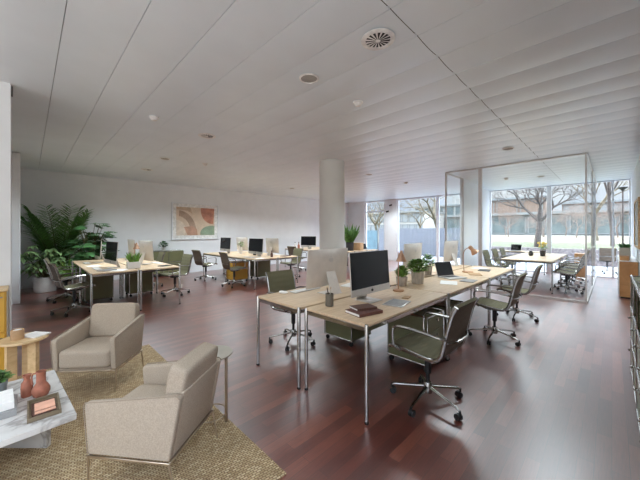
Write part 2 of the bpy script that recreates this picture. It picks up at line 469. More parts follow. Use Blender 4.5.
LT = 1.545
G_MAIN = 'tables of the central desk block'
nm = ['near end', 'middle one', 'far end']
for i in range(3):
    cx = 1.77 + LT * (i + .5)
    place('tm', make_table(LT - .004, .70), (cx, 1.28 + .35, 0), 0, 'pale oak table on the aisle side of the central block, ' + nm[i], G_MAIN)
for i in range(3):
    cx = 1.73 + LT * (i + .5)
    place('tm', make_table(LT - .004, .70), (cx, 2.005 + .35, 0), 0, 'pale oak table on the column side of the central block, ' + nm[i], G_MAIN)
def bank(x0, y0, tl, group, where, cols=2, rows=2):
    for c in range(cols):
        for r in range(rows):
            place('tb%.2f' % tl, make_table(tl - .004, .70), (x0 + .352 + c * .71, y0 + tl * (r + .5), 0), PI / 2,
                  'oak table, ' + ('near' if r == 0 else 'far') + ' one in the ' + ('first', 'second', 'third')[c] + ' row of ' + where, group)
bank(.715, 6.0, 1.45, 'tables of the block by the tall plants', 'the block by the tall plants')
bank(3.93, 6.2, 1.50, 'tables of the block under the picture', 'the block right of the picture')
bank(7.25, 6.25, 1.50, 'tables of the block behind the column', 'the block behind the round column', 3)
for i in range(2):
    place('tmeet', make_table(1.55, 1.06), (8.46 + .775 + i * 1.555, 1.48, 0), 0, 'wide pale oak meeting table inside the glass room, ' + ('the one near the glass corner' if i == 0 else 'the one near the windows'), 'meeting tables in the glass room')
place('twin', make_table(1.5, .52), (12.2, 2.3, 0), PI / 2, 'small oak desk against the window at the back of the glass room')

# ---- office chair; front is +x
PROF = [(.245, .452), (.215, .474), (.13, .470), (.02, .456), (-.09, .446), (-.155, .452), (-.198, .49), (-.218, .55), (-.238, .64), (-.262, .74), (-.288, .83), (-.318, .888)]
def dense(p, n):
    out = []
    for i in range(len(p) - 1):
        p0 = p[max(i - 1, 0)]; p1 = p[i]; p2 = p[i + 1]; p3 = p[min(i + 2, len(p) - 1)]
        for k in range(n):
            t = k / n
            out.append(tuple(.5 * (2 * p1[j] + (p2[j] - p0[j]) * t + (2 * p0[j] - 5 * p1[j] + 4 * p2[j] - p3[j]) * t * t + (3 * p1[j] - p0[j] - 3 * p2[j] + p3[j]) * t ** 3) for j in (0, 1)))
    out.append(p[-1]); return out
DP = dense(PROF, 8)
def sheet(pts, hw, rib):
    """padded fabric web with cross ribs, front side material 0, rear side material 1"""
    m = MB(); n = len(pts); A = []; B = []; acc = 0
    for i, p in enumerate(pts):
        q0 = pts[max(i - 1, 0)]; q1 = pts[min(i + 1, n - 1)]
        tx, tz = q1[0] - q0[0], q1[1] - q0[1]; l = math.hypot(tx, tz) or 1
        nx, nz = tz / l, -tx / l
        if i: acc += math.hypot(p[0] - pts[i - 1][0], p[1] - pts[i - 1][1])
        b = .009 + .008 * abs(math.sin(PI * acc / rib)) ** .5
        A.append((p[0] + nx * b * 1, p[1] + nz * b)); B.append((p[0] - nx * b * .6, p[1] - nz * b * .6))
    vs = []
    for (a, b) in zip(A, B): vs += [(a[0], -hw, a[1]), (a[0], hw, a[1]), (b[0], -hw, b[1]), (b[0], hw, b[1])]
    f0 = []; f1 = []
    for i in range(n - 1):
        k = i * 4; j = k + 4
        f0.append((k, k + 1, j + 1, j)); f1.append((k + 2, j + 2, j + 3, k + 3))
        f0 += [(k, j, j + 2, k + 2), (k + 1, k + 3, j + 3, j + 1)]
    f0 += [(0, 2, 3, 1), ((n - 1) * 4, (n - 1) * 4 + 1, (n - 1) * 4 + 3, (n - 1) * 4 + 2)]
    m.add(vs, f0); o = len(m.f)
    for f in f1: m.f.append(f); m.mi.append(1)
    return m
def make_chair():
    t = thing('office_chair', '', 'chair')
    ks = next(i for i, p in enumerate(DP) if p[0] < -.17)
    # normals: seat front side must face up
    def flip(m):
        return m
    seat = sheet([(p[0], p[1]) for p in DP[:ks + 1]], .205, .055); seat.build('seat', ['olive_fabric', 'brown_mesh'], t, 60)
    back = sheet([(p[0], p[1]) for p in DP[ks:]], .205, .07); back.build('backrest', ['olive_fabric', 'brown_mesh'], t, 60)
    for s in (-1, 1):
        m = MB(); m.tube([(p[0], s * .216, p[1]) for p in DP[2::2]], .011, 8, flat=1.5); m.build('side_rail', 'alu', t)
        m = MB()
        m.tube([(.13, s * .222, .455), (.165, s * .262, .50), (.17, s * .274, .60), (.155, s * .274, .655), (.08, s * .272, .668), (-.08, s * .272, .664), (-.19, s * .268, .652), (-.238, s * .24, .640), (-.238, s * .222, .635)], .0105, 8, smooth=5)
        m.build('armrest', 'alu', t)
    m = MB(); m.tube([(-.228, -.215, .60), (-.275, -.12, .60), (-.285, 0, .60), (-.275, .12, .60), (-.228, .215, .60)], .010, 8, smooth=4); m.build('back_stretcher', 'alu', t)
    m = MB(); m.box(-.09, .09, -.05, .05, .385, .425, .012); m.tube([(-.03, -.21, .44), (0, -.1, .41), (0, .1, .41), (-.03, .21, .44)], .012, 8, smooth=4)
    m.tube([(.09, -.205, .455), (.06, -.1, .415), (.06, .1, .415), (.09, .205, .455)], .012, 8, smooth=4); m.build('tilt_mechanism', 'black_plastic', t)
    m = MB(); m.lathe([(.016, .10), (.016, .24), (.027, .24), (.027, .39)], 14); m.build('gas_lift', 'black_plastic', t)
    m = MB(); m.lathe([(.034, .075), (.038, .10), (.034, .155), (.026, .165)], 16); b = m.build('base_hub', 'alu', t)
    for i in range(5):
        a = rad(20) + 2 * PI * i / 5; c, s_ = math.cos(a), math.sin(a)
        m = MB(); m.tube([(c * .02, s_ * .02, .125), (c * .15, s_ * .15, .105), (c * .27, s_ * .27, .086), (c * .30, s_ * .30, .074)], .0155, 8, r2=.0095, flat=.8)
        lg = m.build('base_leg', 'alu', t)
        m = MB(); x, y = c * .305, s_ * .305; px, py = -s_, c
        for q in (-1, 1):
            ctr = Vector((x - c * .014 + px * q * .012, y - s_ * .014 + py * q * .012, .026))
            m.cyl(ctr - Vector((px, py, 0)) * .008, ctr + Vector((px, py, 0)) * .008, .026, 14)
        m.cyl((x, y, .03), (x, y, .078), .009, 8)
        m.build('caster', 'black_plastic', lg)
    return t
def chair(x, y, deg, label, group, z=0):
    place('chair', make_chair, (x, y, z), rad(deg), label, group)
CG = 'chairs around the central desk block'
chair(2.40, 1.105, 89, 'olive and aluminium office chair turned out from the aisle table with stacked brown books', CG)
chair(4.41, 1.11, 90, 'olive and aluminium office chair at the aisle table in front of the open laptop', CG)
chair(5.75, 1.12, 91, 'olive office chair at the far end of the aisle side, by the glass room', CG)
chair(2.44, 2.93, 268, 'olive office chair on the column side of the central block, behind silver computer', CG)
CL = 'chairs at the block by the tall plants'
chair(.58, 6.72, 8, 'office chair at the left edge of the plant-side block, nearer the beige armchair', CL)
chair(.56, 8.05, -6, 'office chair at the left edge of the plant-side block, nearer the white plant pot', CL)
chair(2.36, 7.02, 186, 'olive office chair on the aisle side of the plant-side block, nearer the armchairs', CL)
chair(2.18, 8.34, 178, 'olive office chair beside the plant-side block, in front of the olive sideboard', CL)
CP = 'chairs at the block under the picture'
chair(3.70, 8.45, 5, 'olive office chair just below the framed picture, at the wall end of its block', CP)
chair(3.82, 7.00, -4, 'olive office chair in front of the golden yellow drawer unit', CP)
chair(5.68, 6.95, 178, 'olive office chair on the column side of the block right of the picture', CP)
chair(6.95, 8.1, 4, 'olive office chair at the wall-side table behind the round column', 'chairs at the block behind the column')
CM = 'chairs round the meeting tables'
for i, (x, w) in enumerate([(8.98, 'first from the glass corner'), (9.63, 'second from the glass corner'), (10.42, 'third from the glass corner'), (11.12, 'last before the window')]):
    chair(x, .76, 90, 'office chair on the right side of the meeting tables, ' + w, CM)
for i, (x, w) in enumerate([(9.25, 'first from the glass front'), (10.15, 'middle one'), (11.0, 'last before the window desk')]):
    chair(x, 2.27, 268, 'olive office chair left of the meeting tables, ' + w, CM)
chair(14.1, .12, 4, 'olive office chair standing alone outside the end window beyond the glass room', 'chair on the terrace', -.02)

# ---- drawer pedestal, front is +x
def make_ped(body, w=.40, d=.46, h=.56, wood_=False):
    def f():
        t = thing('drawer_unit', '', 'drawer unit')
        z0 = .075
        m = MB(); m.box(-d / 2 + .006, d / 2 - .012, -w / 2 + .006, w / 2 - .006, z0 + .004, h - .004); m.build('body', body, t, 0)
        m = MB()
        X = (-d / 2, d / 2); Y = (-w / 2, w / 2); Z = (z0, h)
        for x in X:
            for y in Y: m.cyl((x, y, z0), (x, y, h), .008, 8)
        for x in X:
            for z in Z: m.cyl((x, Y[0], z), (x, Y[1], z), .008, 8)
        for y in Y:
            for z in Z: m.cyl((X[0], y, z), (X[1], y, z), .008, 8)
        for x in X:
            for y in Y:
                for z in Z: m.ball((x, y, z), .0115, 8)
        m.build('frame', 'chrome', t)
        n = 3; hh = (h - z0 - .02) / n
        for i in range(n):
            za = z0 + .01 + i * hh + .004; zb = za + hh - .008
            m = MB(); m.box(d / 2 - .014, d / 2 + .002, -w / 2 + .014, w / 2 - .014, za, zb, .003, 1); dr = m.build('drawer', body, t)
            m = MB(); zc = (za + zb) / 2 + hh * .22; m.cyl((d / 2, 0, zc), (d / 2 + .018, 0, zc), .006, 8); m.lathe([(.012, 0), (.012, .006)], 12, mat=Matrix.Translation((d / 2 + .018, 0, zc)) @ Matrix.Rotation(PI / 2, 4, 'Y')); m.build('knob', 'chrome', dr)
        for x in (-d / 2 + .03, d / 2 - .03):
            for y in (-w / 2 + .03, w / 2 - .03):
                m = MB(); m.cyl((x, y - .012, .026), (x, y + .012, .026), .026, 12); m.cyl((x, y, .03), (x, y, z0), .008, 8); m.build('caster', 'black_plastic', t)
        return t
    return f
PG = 'rolling drawer units'
def ped(kind, x, y, deg, label):
    place('ped' + kind, make_ped(kind), (x, y, 0), rad(deg), label, PG)
ped('olive', 3.05, 1.545, -90, 'olive drawer unit on casters under the aisle table, behind the turned-out office chair')
ped('olive', 3.62, 1.545, -90, 'olive drawer unit on casters under the middle table of the aisle side')
ped('olive', 3.02, 2.50, 90, 'olive drawer unit on casters under the column-side table, seen between the chrome legs')
ped('olive', 1.02, 7.50, 180, 'olive drawer unit under the plant-side block, behind the back of the far armchair')
ped('olive', 1.79, 7.62, 0, 'olive drawer unit under the aisle edge of the plant-side block')
ped('yellow', 4.24, 7.60, 180, 'golden yellow drawer unit under the block right of the picture')
ped('olive', 5.02, 7.60, 0, 'olive drawer unit under the block right of the picture, next to the yellow one')

# ---- sideboards
def sideboard(name, label, x0, x1, y0, y1, h, body, cols, rows, front, legs=.10, open_rows=()):
    """steel tube sideboard; front on the -y or +y side"""
    t = thing(name, label, 'sideboard', ((x0 + x1) / 2, (y0 + y1) / 2, 0))
    a, b = (x1 - x0) / 2, (y1 - y0) / 2
    z0 = legs
    s = -1 if front == '-y' else 1
    m = MB(); hh = (h - z0) / rows
    m.box(-a + .006, a - .006, -b + .006, b - .006, h - .018, h - .003); m.box(-a + .006, a - .006, -b + .006, b - .006, z0 + .003, z0 + .018)
    m.box(-a + .004, -a + .02, -b + .006, b - .006, z0 + .018, h - .018); m.box(a - .02, a - .004, -b + .006, b - .006, z0 + .018, h - .018)
    yb = -s * b; m.box(-a + .02, a - .02, min(yb, yb + s * .02) + .003, max(yb, yb + s * .02) - .003, z0 + .018, h - .018)
    m.build('body', body, t, 0)
    m = MB()
    xs_ = [-a + 2 * a * i / cols for i in range(cols + 1)]; zs_ = [z0 + hh * i for i in range(rows + 1)]
    for x in xs_:
        for y in (-b, b): m.cyl((x, y, z0), (x, y, h), .0095, 8)
        for z in zs_: m.cyl((x, -b, z), (x, b, z), .0095, 8)
    for y in (-b, b):
        for z in zs_: m.cyl((-a, y, z), (a, y, z), .0095, 8)
        for x in xs_:
            for z in zs_: m.ball((x, y, z), .014, 8)
    m.build('frame', 'chrome', t)
    for i in range(cols):
        for j in range(rows):
            xa, xb = xs_[i] + .014, xs_[i + 1] - .014; za, zb = zs_[j] + .014, zs_[j + 1] - .014
            if j in open_rows:
                m = MB(); m.box(xa, xb, -b + .02, b - .02, za - .004, za + .006); m.build('shelf', body, t, 0); continue
            yf = s * b
            m = MB(); m.box(xa, xb, min(yf - s * .012, yf + s * .003), max(yf - s * .012, yf + s * .003), za, zb, .003, 1); dr = m.build('door', body, t)
            xc, zc = (xa + xb) / 2, zb - .05
            m = MB(); m.cyl((xc, yf, zc), (xc, yf + s * .02, zc), .006, 8); m.ball((xc, yf + s * .024, zc), .011, 8); m.build('knob', 'chrome', dr)
    for x in (-a, a):
        for y in (-b, b):
            m = MB(); m.lathe([(.014, 0), (.012, .02), (.009, .03), (.009, z0)], 10, (x, y, 0)); m.build('foot', 'chrome', t)
    return t
sideboard('sideboard', 'low olive steel sideboard against the white wall below the framed picture', 2.72, 3.62, 9.98, 10.33, .80, 'olive', 2, 2, '-y')
sideboard('sideboard', 'olive steel sideboard with open top compartments at the right edge of the floor', 2.35, 4.30, -.375, -.14, .985, 'olive', 4, 3, '+y', .06, (2,))
t = thing('storage_cabinet', 'golden yellow cabinet with pale wooden top behind the oak side table', 'cabinet', (-.385, 4.34, 0))
m = MB(); m.box(-.235, .235, -.13, .14, .05, .845, .004, 1); m.build('body', 'yellow', t)
m = MB(); m.box(-.245, .245, -.14, .145, .846, .87, .004, 1); m.build('top', 'oak_table', t)
m = MB(); m.box(.236, .244, -.12, .13, .06, .84); m.build('side_panel', 'greige_metal', t, 0)
for z0, z1 in ((.06, .44), (.455, .84)):
    m = MB(); m.box(-.225, .225, -.142, -.131, z0, z1, .003, 1); dr = m.build('door', 'yellow', t)
    m = MB(); m.box(.12, .21, -.152, -.142, z1 - .05, z1 - .04); m.build('handle', 'chrome', dr)
m = MB(); m.box(-.22, .22, -.12, .13, 0, .049); m.build('plinth', 'dark_gap', t, 0)

# tall orange wood cabinet along the right wall
t = thing('storage_cabinet', 'orange wood storage cabinet along the right wall with a white top and drawers', 'cabinet', (9.85, -.245, 0))
m = MB(); m.box(-.85, .85, -.14, .13, .03, .785, .004, 1); m.build('body', 'orange_wood', t)
m = MB(); m.box(-.86, .86, -.145, .142, .786, .80, .003, 1); m.build('top', 'lamp_white', t)
for i in range(4):
    for j in range(2):
        m = MB(); xa = -.84 + i * .42; m.box(xa + .006, xa + .414, .131, .144, .05 + j * .37, .40 + j * .37, .003, 1); dr = m.build('door', 'lamp_white', t)
        m = MB(); m.box(xa + .16, xa + .26, .144, .156, .37 + j * .37, .38 + j * .37); m.build('handle', 'chrome', dr)
m = MB(); m.box(-.84, .84, -.13, .11, 0, .029); m.build('plinth', 'dark_gap', t, 0)
t = thing('storage_cabinet', 'small orange wood cupboard by the window, behind the meeting chairs', 'cabinet', (12.25, .70, 0))
m = MB(); m.box(-.2, .2, -.13, .13, .02, .74, .004, 1); m.build('body', 'orange_wood', t)
m = MB(); m.box(-.205, -.19, -.12, .12, .04, .73, .003, 1); d_ = m.build('door', 'orange_wood', t)
m = MB(); m.box(-.222, -.205, .07, .085, .35, .47, .002, 1); m.build('handle', 'chrome', d_)
# planter box on the right cabinet
t = thing('planter_box', 'pale grey box planter with low plants on the orange wood cabinet', 'planter', (9.55, -.20, .80))
m = MB(); m.box(-.22, .22, -.085, .085, 0, .27, .006); m.build('box', 'greige_metal', t)
m = MB()
for i in range(160):
    m.leaf((R.uniform(-.2, .2), R.uniform(-.07, .07), .262), (R.uniform(-.6, .6), R.uniform(-.5, .5), 1), R.uniform(.05, .12), .03, droop=.8, n=3)
m.build('foliage', 'leaf_dark', t, 60)
t = thing('storage_box', 'small copper-coloured box in front of the planter on the orange wood cabinet', 'box', (9.18, -.19, .80))
m = MB(); m.box(-.07, .07, -.07, .07, 0, .09, .005); m.build('body', 'orange_wood', t); m = MB(); m.box(-.072, .072, -.072, .072, .091, .105, .004); m.build('lid', 'copper', t)

# ---- computers; front (screen) is +x
def apple_mark(m, x, yc, zc, r, s):
    """fruit-shaped maker's mark, s=+1 facing +x, -1 facing -x"""
    pts = []
    for i in range(40):
        a = 2 * PI * i / 40 + PI / 2
        rr = r * (1 - .10 * math.cos(2 * (a - PI / 2)) - .12 * max(0, math.cos(a - PI / 2)) ** 8 - .06 * max(0, math.cos(a + PI / 2)) ** 8)
        y, z = rr * math.cos(a), rr * math.sin(a)
        d = math.hypot(y - r * 1.05, z - r * .12)
        if d < r * .42:
            k = (r * .42) / max(d, 1e-6); y = r * 1.05 + (y - r * 1.05) * k; z = r * .12 + (z - r * .12) * k
        pts.append((yc + y * -s, zc + z))
    vs = [(x, p[0], p[1]) for p in pts] + [(x + s * .0012, p[0], p[1]) for p in pts]; n = len(pts)
    m.add(vs, [tuple(range(n, 2 * n)) if s < 0 else tuple(range(n, 2 * n))[::-1]] + [(i, (i + 1) % n, n + (i + 1) % n, n + i) for i in range(n)])
    lf = [(yc + -s * (.05 * r + .28 * r * math.cos(a) * .8 + .16 * r), zc + r * 1.28 + .32 * r * math.sin(a) + .14 * r * math.cos(a)) for a in [2 * PI * i / 12 for i in range(12)]]
    m.add([(x + s * .001, p[0], p[1]) for p in lf], [tuple(range(12)) if s < 0 else tuple(range(12))[::-1]])
def make_imac():
    t = thing('desktop_computer', '', 'computer')
    W, z0, z1 = .65, .078, .495
    tilt = Matrix.Translation((0, 0, .30)) @ Matrix.Rotation(rad(-4), 4, 'Y') @ Matrix.Translation((0, 0, -.30))
    def T(m): m.v = [tuple(tilt @ Vector(p)) for p in m.v]; return m
    m = MB(); N = 14; vs = []; fs = []
    for i in range(N + 1):
        for j in range(N + 1):
            u, w = -1 + 2 * i / N, -1 + 2 * j / N
            x = -.006 - .038 * (1 - u * u) * (1 - w ** 4) ** 1
            vs.append((x, u * W / 2, (z0 + z1) / 2 + w * (z1 - z0) / 2))
    for i in range(N):
        for j in range(N): a = i * (N + 1) + j; fs.append((a, a + 1, a + N + 2, a + N + 1))
    m.add(vs, fs); m.box(-.006, .004, -W / 2, W / 2, z0, z1, .003, 2); T(m).build('casing', 'silver_back', t)
    m = MB(); m.box(.0042, .0062, -W / 2 + .003, W / 2 - .003, z0 + .068, z1 - .003, .0015, 1); T(m).build('screen', 'screen', t)
    m = MB(); m.box(.0042, .006, -W / 2 + .003, W / 2 - .003, z0 + .002, z0 + .067, .0015, 1); ch = T(m).build('chin', 'silver', t)
    m = MB(); apple_mark(m, .0062, 0, z0 + .033, .016, 1); T(m).build('logo', 'black_plastic', ch, 0)
    m = MB(); apple_mark(m, -.0452, 0, z0 + .30, .03, -1); T(m).build('logo', 'silver', t, 0)
    m = MB(); m.box(-.13, .075, -.10, .10, 0, .007, .003, 2)
    m.add([(-.125, -.085, .006), (-.125, .085, .006), (-.028, -.07, .28), (-.028, .07, .28), (-.118, -.085, .004), (-.118, .085, .004), (-.018, -.07, .28), (-.018, .07, .28)],
          [(0, 1, 3, 2), (4, 6, 7, 5), (0, 2, 6, 4), (1, 5, 7, 3), (2, 3, 7, 6), (0, 4, 5, 1)])
    m.build('stand', 'silver_back', t)
    return t
ZT = .7415
IG = 'all-in-one desktop computers'
def imac(x, y, deg, label): place('imac', make_imac, (x, y, ZT), rad(deg), label, IG)
imac(2.43, 1.71, -90, 'black-screened computer facing the aisle on the near central table, beside the copper lamp')
imac(2.41, 2.28, 90, 'silver computer seen from behind on the near column-side table, in front of the column')
imac(4.50, 2.33, 92, 'silver computer seen from behind, beyond the pair of concrete plant pots')
imac(6.12, 2.33, 88, 'silver computer seen from behind, beyond the open laptop')
imac(1.12, 6.72, 186, 'dark-screened computer nearer the armchair on the plant-side block')
imac(1.10, 8.05, 180, 'dark-screened computer close to the big-leaved plant')
imac(1.76, 6.95, 8, 'silver computer seen from behind at the aisle edge of the plant-side block, nearer one')
imac(1.76, 8.15, 0, 'silver computer seen from behind at the aisle edge of the plant-side block, farther one')
imac(4.34, 8.50, 180, 'dark-screened computer nearest the framed picture')
imac(4.36, 6.82, 182, 'dark-screened computer at the near end of the block right of the picture')
imac(4.92, 8.50, 2, 'silver computer seen from behind, beside white flowers right of the picture')
imac(4.96, 6.90, -3, 'silver computer seen from behind, near end of the block right of the picture')
imac(7.62, 8.25, 200, 'dark-screened computer just left of the round column, on the far block')

def make_kbd():
    t = thing('keyboard', '', 'keyboard')
    m = MB(); m.box(-.055, .055, -.21, .21, 0, .008, .003); m.build('body', 'silver', t)
    m = MB()
    for r in range(5):
        for c in range(14): m.box(-.048 + r * .0195, -.031 + r * .0195, -.205 + c * .0293, -.179 + c * .0293, .0082, .011)
    m.build('keys', 'paper', t, 0); return t
def make_mouse():
    t = thing('computer_mouse', '', 'mouse')
    m = MB(); m.puff(-.055, .055, -.029, .029, 0, .028, 3, 6); m.build('shell', 'paper', t, 80)
    m = MB(); m.box(.0, .03, -.001, .001, .026, .0285); m.build('scroll_slot', 'paper_grey', t, 0); return t
place('kbd', make_kbd, (2.32, 2.56, ZT), rad(92), 'white keyboard in front of the silver computer nearest the column', 'keyboards')
place('mouse', make_mouse, (2.02, 2.60, ZT), rad(-80), 'white mouse at the corner of the near column-side table', 'mice')
place('kbd', make_kbd, (.90, 6.70, ZT), rad(180), 'keyboard before the nearer dark screen of the plant-side block', 'keyboards')
place('kbd', make_kbd, (.90, 8.02, ZT), rad(180), 'keyboard before the farther dark screen of the plant-side block', 'keyboards')
place('kbd', make_kbd, (1.98, 6.98, ZT), rad(5), 'keyboard at the aisle edge of the plant-side block', 'keyboards')
place('kbd', make_kbd, (4.14, 6.80, ZT), rad(180), 'keyboard before the near dark screen right of the picture', 'keyboards')
place('kbd', make_kbd, (5.18, 6.92, ZT), rad(0), 'keyboard at the column-side edge of the block right of the picture', 'keyboards')

def make_laptop():
    t = thing('laptop', '', 'laptop')
    m = MB(); m.box(-.12, .12, -.165, .165, 0, .014, .004); b = m.build('base', 'silver', t)
    m = MB(); m.box(-.085, .0, -.14, .14, .0145, .0165); m.build('keyboard', 'black_plastic', b, 0)
    hinge = Matrix.Translation((-.118, 0, .014)) @ Matrix.Rotation(rad(-20), 4, 'Y')
    m = MB(); m.box(-.006, 0, -.165, .165, 0, .225, .003, mat=hinge); l_ = m.build('lid', 'silver', t)
    m = MB(); m.box(.0005, .002, -.158, .158, .008, .218, mat=hinge); m.build('screen', 'screen', l_, 0)
    return t
place('laptop', make_laptop, (4.47, 1.68, ZT), rad(-112), 'open laptop with dark screen on the middle aisle table', 'laptops')
place('laptop', make_laptop, (9.0, 6.45, ZT), rad(-80), 'open laptop on the far block right of the round column', 'laptops')
place('laptop', make_laptop, (12.12, 2.42, ZT), rad(176), 'open laptop on the small desk at the glass room window', 'laptops')

# ---- lamps, pots, plants on desks
def make_lamp_cone():
    t = thing('desk_lamp', '', 'lamp')
    m = MB(); m.lathe([(.062, 0), (.065, .006), (.062, .018), (.012, .022)], 28); m.build('base', 'lamp_wood', t)
    m = MB(); m.cyl((0, 0, .02), (0, 0, .46), .0065, 8); m.cyl((0, 0, .44), (.05, 0, .44), .005, 8); m.build('stem', 'copper', t)
    m = MB(); m.lathe([(.012, .47), (.018, .445), (.062, .345), (.060, .345), (.015, .44)], 24, (.035, 0, 0)); sh = m.build('shade', 'copper', t)
    m = MB(); m.ball((.035, 0, .385), .02, 10); m.build('bulb', 'lamp_white', sh); return t
def make_lamp_arm():
    t = thing('desk_lamp', '', 'lamp')
    m = MB(); m.lathe([(.085, 0), (.088, .006), (.084, .016), (.012, .02)], 28); m.build('base', 'lamp_wood', t)
    m = MB(); m.tube([(-.06, 0, .018), (-.075, 0, .2), (-.07, 0, .33), (-.02, 0, .40), (.05, 0, .41)], .006, 8, smooth=4); m.build('stem', 'copper', t)
    mt = Matrix.Translation((.06, 0, .405)) @ Matrix.Rotation(rad(-42), 4, 'Y')
    m = MB(); m.lathe([(.014, .045), (.03, .04), (.034, .0), (.030, -.03), (.066, -.10), (.063, -.10), (.026, -.03)], 22, mat=mt); sh = m.build('shade', 'copper', t)
    m = MB(); m.lathe([(.001, -.085), (.02, -.07), (.02, -.04)], 12, mat=mt); m.build('bulb', 'lamp_white', sh); return t
LG = 'copper desk lamps'
place('lampc', make_lamp_cone, (3.05, 1.76, ZT), rad(-45), 'copper desk lamp with wooden base between the black screen and the small concrete pot', LG)
place('lampa', make_lamp_arm, (5.27, 1.73, ZT), rad(-45), 'copper desk lamp with tilted head behind the open laptop', LG)
place('lampc', make_lamp_cone, (1.48, 6.62, ZT), rad(-45), 'copper desk lamp on the plant-side block, beside the white box planter', LG)

def pot_thing(name, label, cat, loc, r, h, mat, taper=.82, group=None, square=False):
    t = thing(name, label, cat, loc, 0, group)
    m = MB()
    if square: m.box(-r, r, -r * .8, r * .8, 0, h, .004)
    else: m.lathe([(r * taper, 0), (r * (taper + .05), .004), (r, h), (r * .9, h), (r * .86, h * .86), (0.0001, h * .86)], 26)
    p = m.build('pot', mat, t)
    if not square:
        m = MB(); m.lathe([(r * .86, h * .86), (r * .5, h * .89), (0.0001, h * .9)], 20); m.build('soil', 'soil', p)
    return t
def bush(t, r, h, z, n, ls, mat, up=.6, lw=.55):
    m = MB()
    for i in range(n):
        a = R.uniform(0, 2 * PI); q = math.sqrt(R.random()); zz = z + h * R.random() ** .8
        k = math.sin(PI * min(.98, .25 + .7 * (zz - z) / h)); p = (r * q * k * math.cos(a), r * q * k * math.sin(a), zz)
        d = (math.cos(a) + R.uniform(-.5, .5), math.sin(a) + R.uniform(-.5, .5), up + R.uniform(-.4, .5))
        L = ls * R.uniform(.7, 1.2); m.leaf(p, d, L, L * lw, droop=.5, n=3)
    m.build('foliage', mat, t, 80)
    m = MB()
    for i in range(7):
        a = 2 * PI * i / 7; m.tube([(0, 0, z * .86), (r * .2 * math.cos(a), r * .2 * math.sin(a), z + h * .25), (r * .5 * math.cos(a), r * .5 * math.sin(a), z + h * .6)], .003, 5, r2=.0015)
    m.build('stem', 'stem', t)
def grass(t, r, h, z, n, w, mat, spread=.5):
    m = MB()
    for i in range(n):
        a = R.uniform(0, 2 * PI); q = r * math.sqrt(R.random()) * .8
        m.leaf((q * math.cos(a), q * math.sin(a), z), (math.cos(a) * spread * R.random(), math.sin(a) * spread * R.random(), 1), h * R.uniform(.6, 1.1), w, up=Vector((math.cos(a + 1), math.sin(a + 1), .1)), droop=.35, n=4)
    m.build('foliage', mat, t, 80)
GP = 'potted plants on the central block'
t = pot_thing('potted_plant', 'small grassy plant in a round grey concrete pot beside the copper lamp', 'plant', (3.38, 1.90, ZT), .074, .115, 'concrete', .78, GP); bush(t, .068, .12, .11, 300, .05, 'leaf_lite', 1.3, .4)
t = pot_thing('potted_plant', 'leafy green plant in the tallest grey concrete pot on the central block', 'plant', (3.69, 1.84, ZT), .086, .165, 'concrete', .84, GP); bush(t, .115, .16, .15, 230, .068, 'leaf_lite', .45, .7)
t = pot_thing('potted_plant', 'white-flowering plant in a tan pot left of the open laptop', 'plant', (4.53, 2.08, ZT), .062, .13, 'concrete', .75, GP); bush(t, .11, .17, .13, 150, .06, 'leaf', .6)
m = MB()
for i in range(26):
    a = R.uniform(0, 2 * PI); q = .1 * math.sqrt(R.random()); c = (q * math.cos(a), q * math.sin(a), .13 + R.uniform(.08, .21))
    for k in range(5): m.leaf(c, (math.cos(k * 1.257), math.sin(k * 1.257), .5), .022, .016, n=2)
m.build('flowers', 'petal', t, 80)
t = pot_thing('potted_plant', 'spiky green plant in a white box planter on the plant-side block', 'plant', (1.40, 6.36, ZT), .10, .12, 'white_pot', square=True); grass(t, .09, .2, .11, 70, .02, 'leaf_lite', .6)
t = pot_thing('potted_plant', 'leafy plant in a dark pot on the block right of the picture', 'plant', (4.66, 7.35, ZT), .05, .10, 'black_pot', .8); bush(t, .13, .22, .1, 130, .085, 'leaf_pale', .5)
t = pot_thing('flower_vase', 'white flowers in a pale vase on the block right of the picture', 'vase', (4.62, 8.05, ZT), .045, .20, 'white_pot', .7); bush(t, .09, .16, .2, 60, .06, 'leaf_pale', .6)
m = MB()
for i in range(24):
    a = R.uniform(0, 2 * PI); q = .1 * math.sqrt(R.random()); c = (q * math.cos(a), q * math.sin(a), .2 + R.uniform(.06, .2))
    for k in range(5): m.leaf(c, (math.cos(k * 1.257), math.sin(k * 1.257), .5), .03, .024, n=2)
m.build('flowers', 'petal', t, 80)
t = pot_thing('potted_plant', 'upright leafy plant in a tall black planter right of the round column', 'plant', (8.10, 6.60, ZT), .14, .30, 'black_pot', .9); grass(t, .14, .66, .27, 110, .06, 'leaf', .6)
t = pot_thing('potted_plant', 'small dark plant in a little pot on the olive sideboard under the picture', 'plant', (3.05, 10.12, .812), .055, .11, 'white_pot', .8); bush(t, .10, .17, .1, 70, .09, 'leaf_dark', .6, .7)

# dark vases with flowers on the meeting table
t = pot_thing('flower_vase', 'dark vase holding yellow flowers on the meeting table', 'vase', (10.12, 1.36, ZT), .07, .15, 'black_pot', .75); bush(t, .09, .16, .15, 60, .07, 'leaf_lite', .7)
m = MB()
for i in range(22):
    a = R.uniform(0, 2 * PI); q = .12 * math.sqrt(R.random()); m.ball((q * math.cos(a), q * math.sin(a), .25 + R.uniform(.02, .14)), .022, 6)
m.build('flowers', 'petal_y', t)
t = thing('vase', 'short empty dark vase left of the flower vase on the meeting table', 'vase', (10.05, 1.62, ZT)); m = MB(); m.lathe([(.03, 0), (.055, .02), (.06, .07), (.035, .12), (.04, .135), (.032, .135), (.025, .115)], 20); m.build('body', 'black_pot', t)

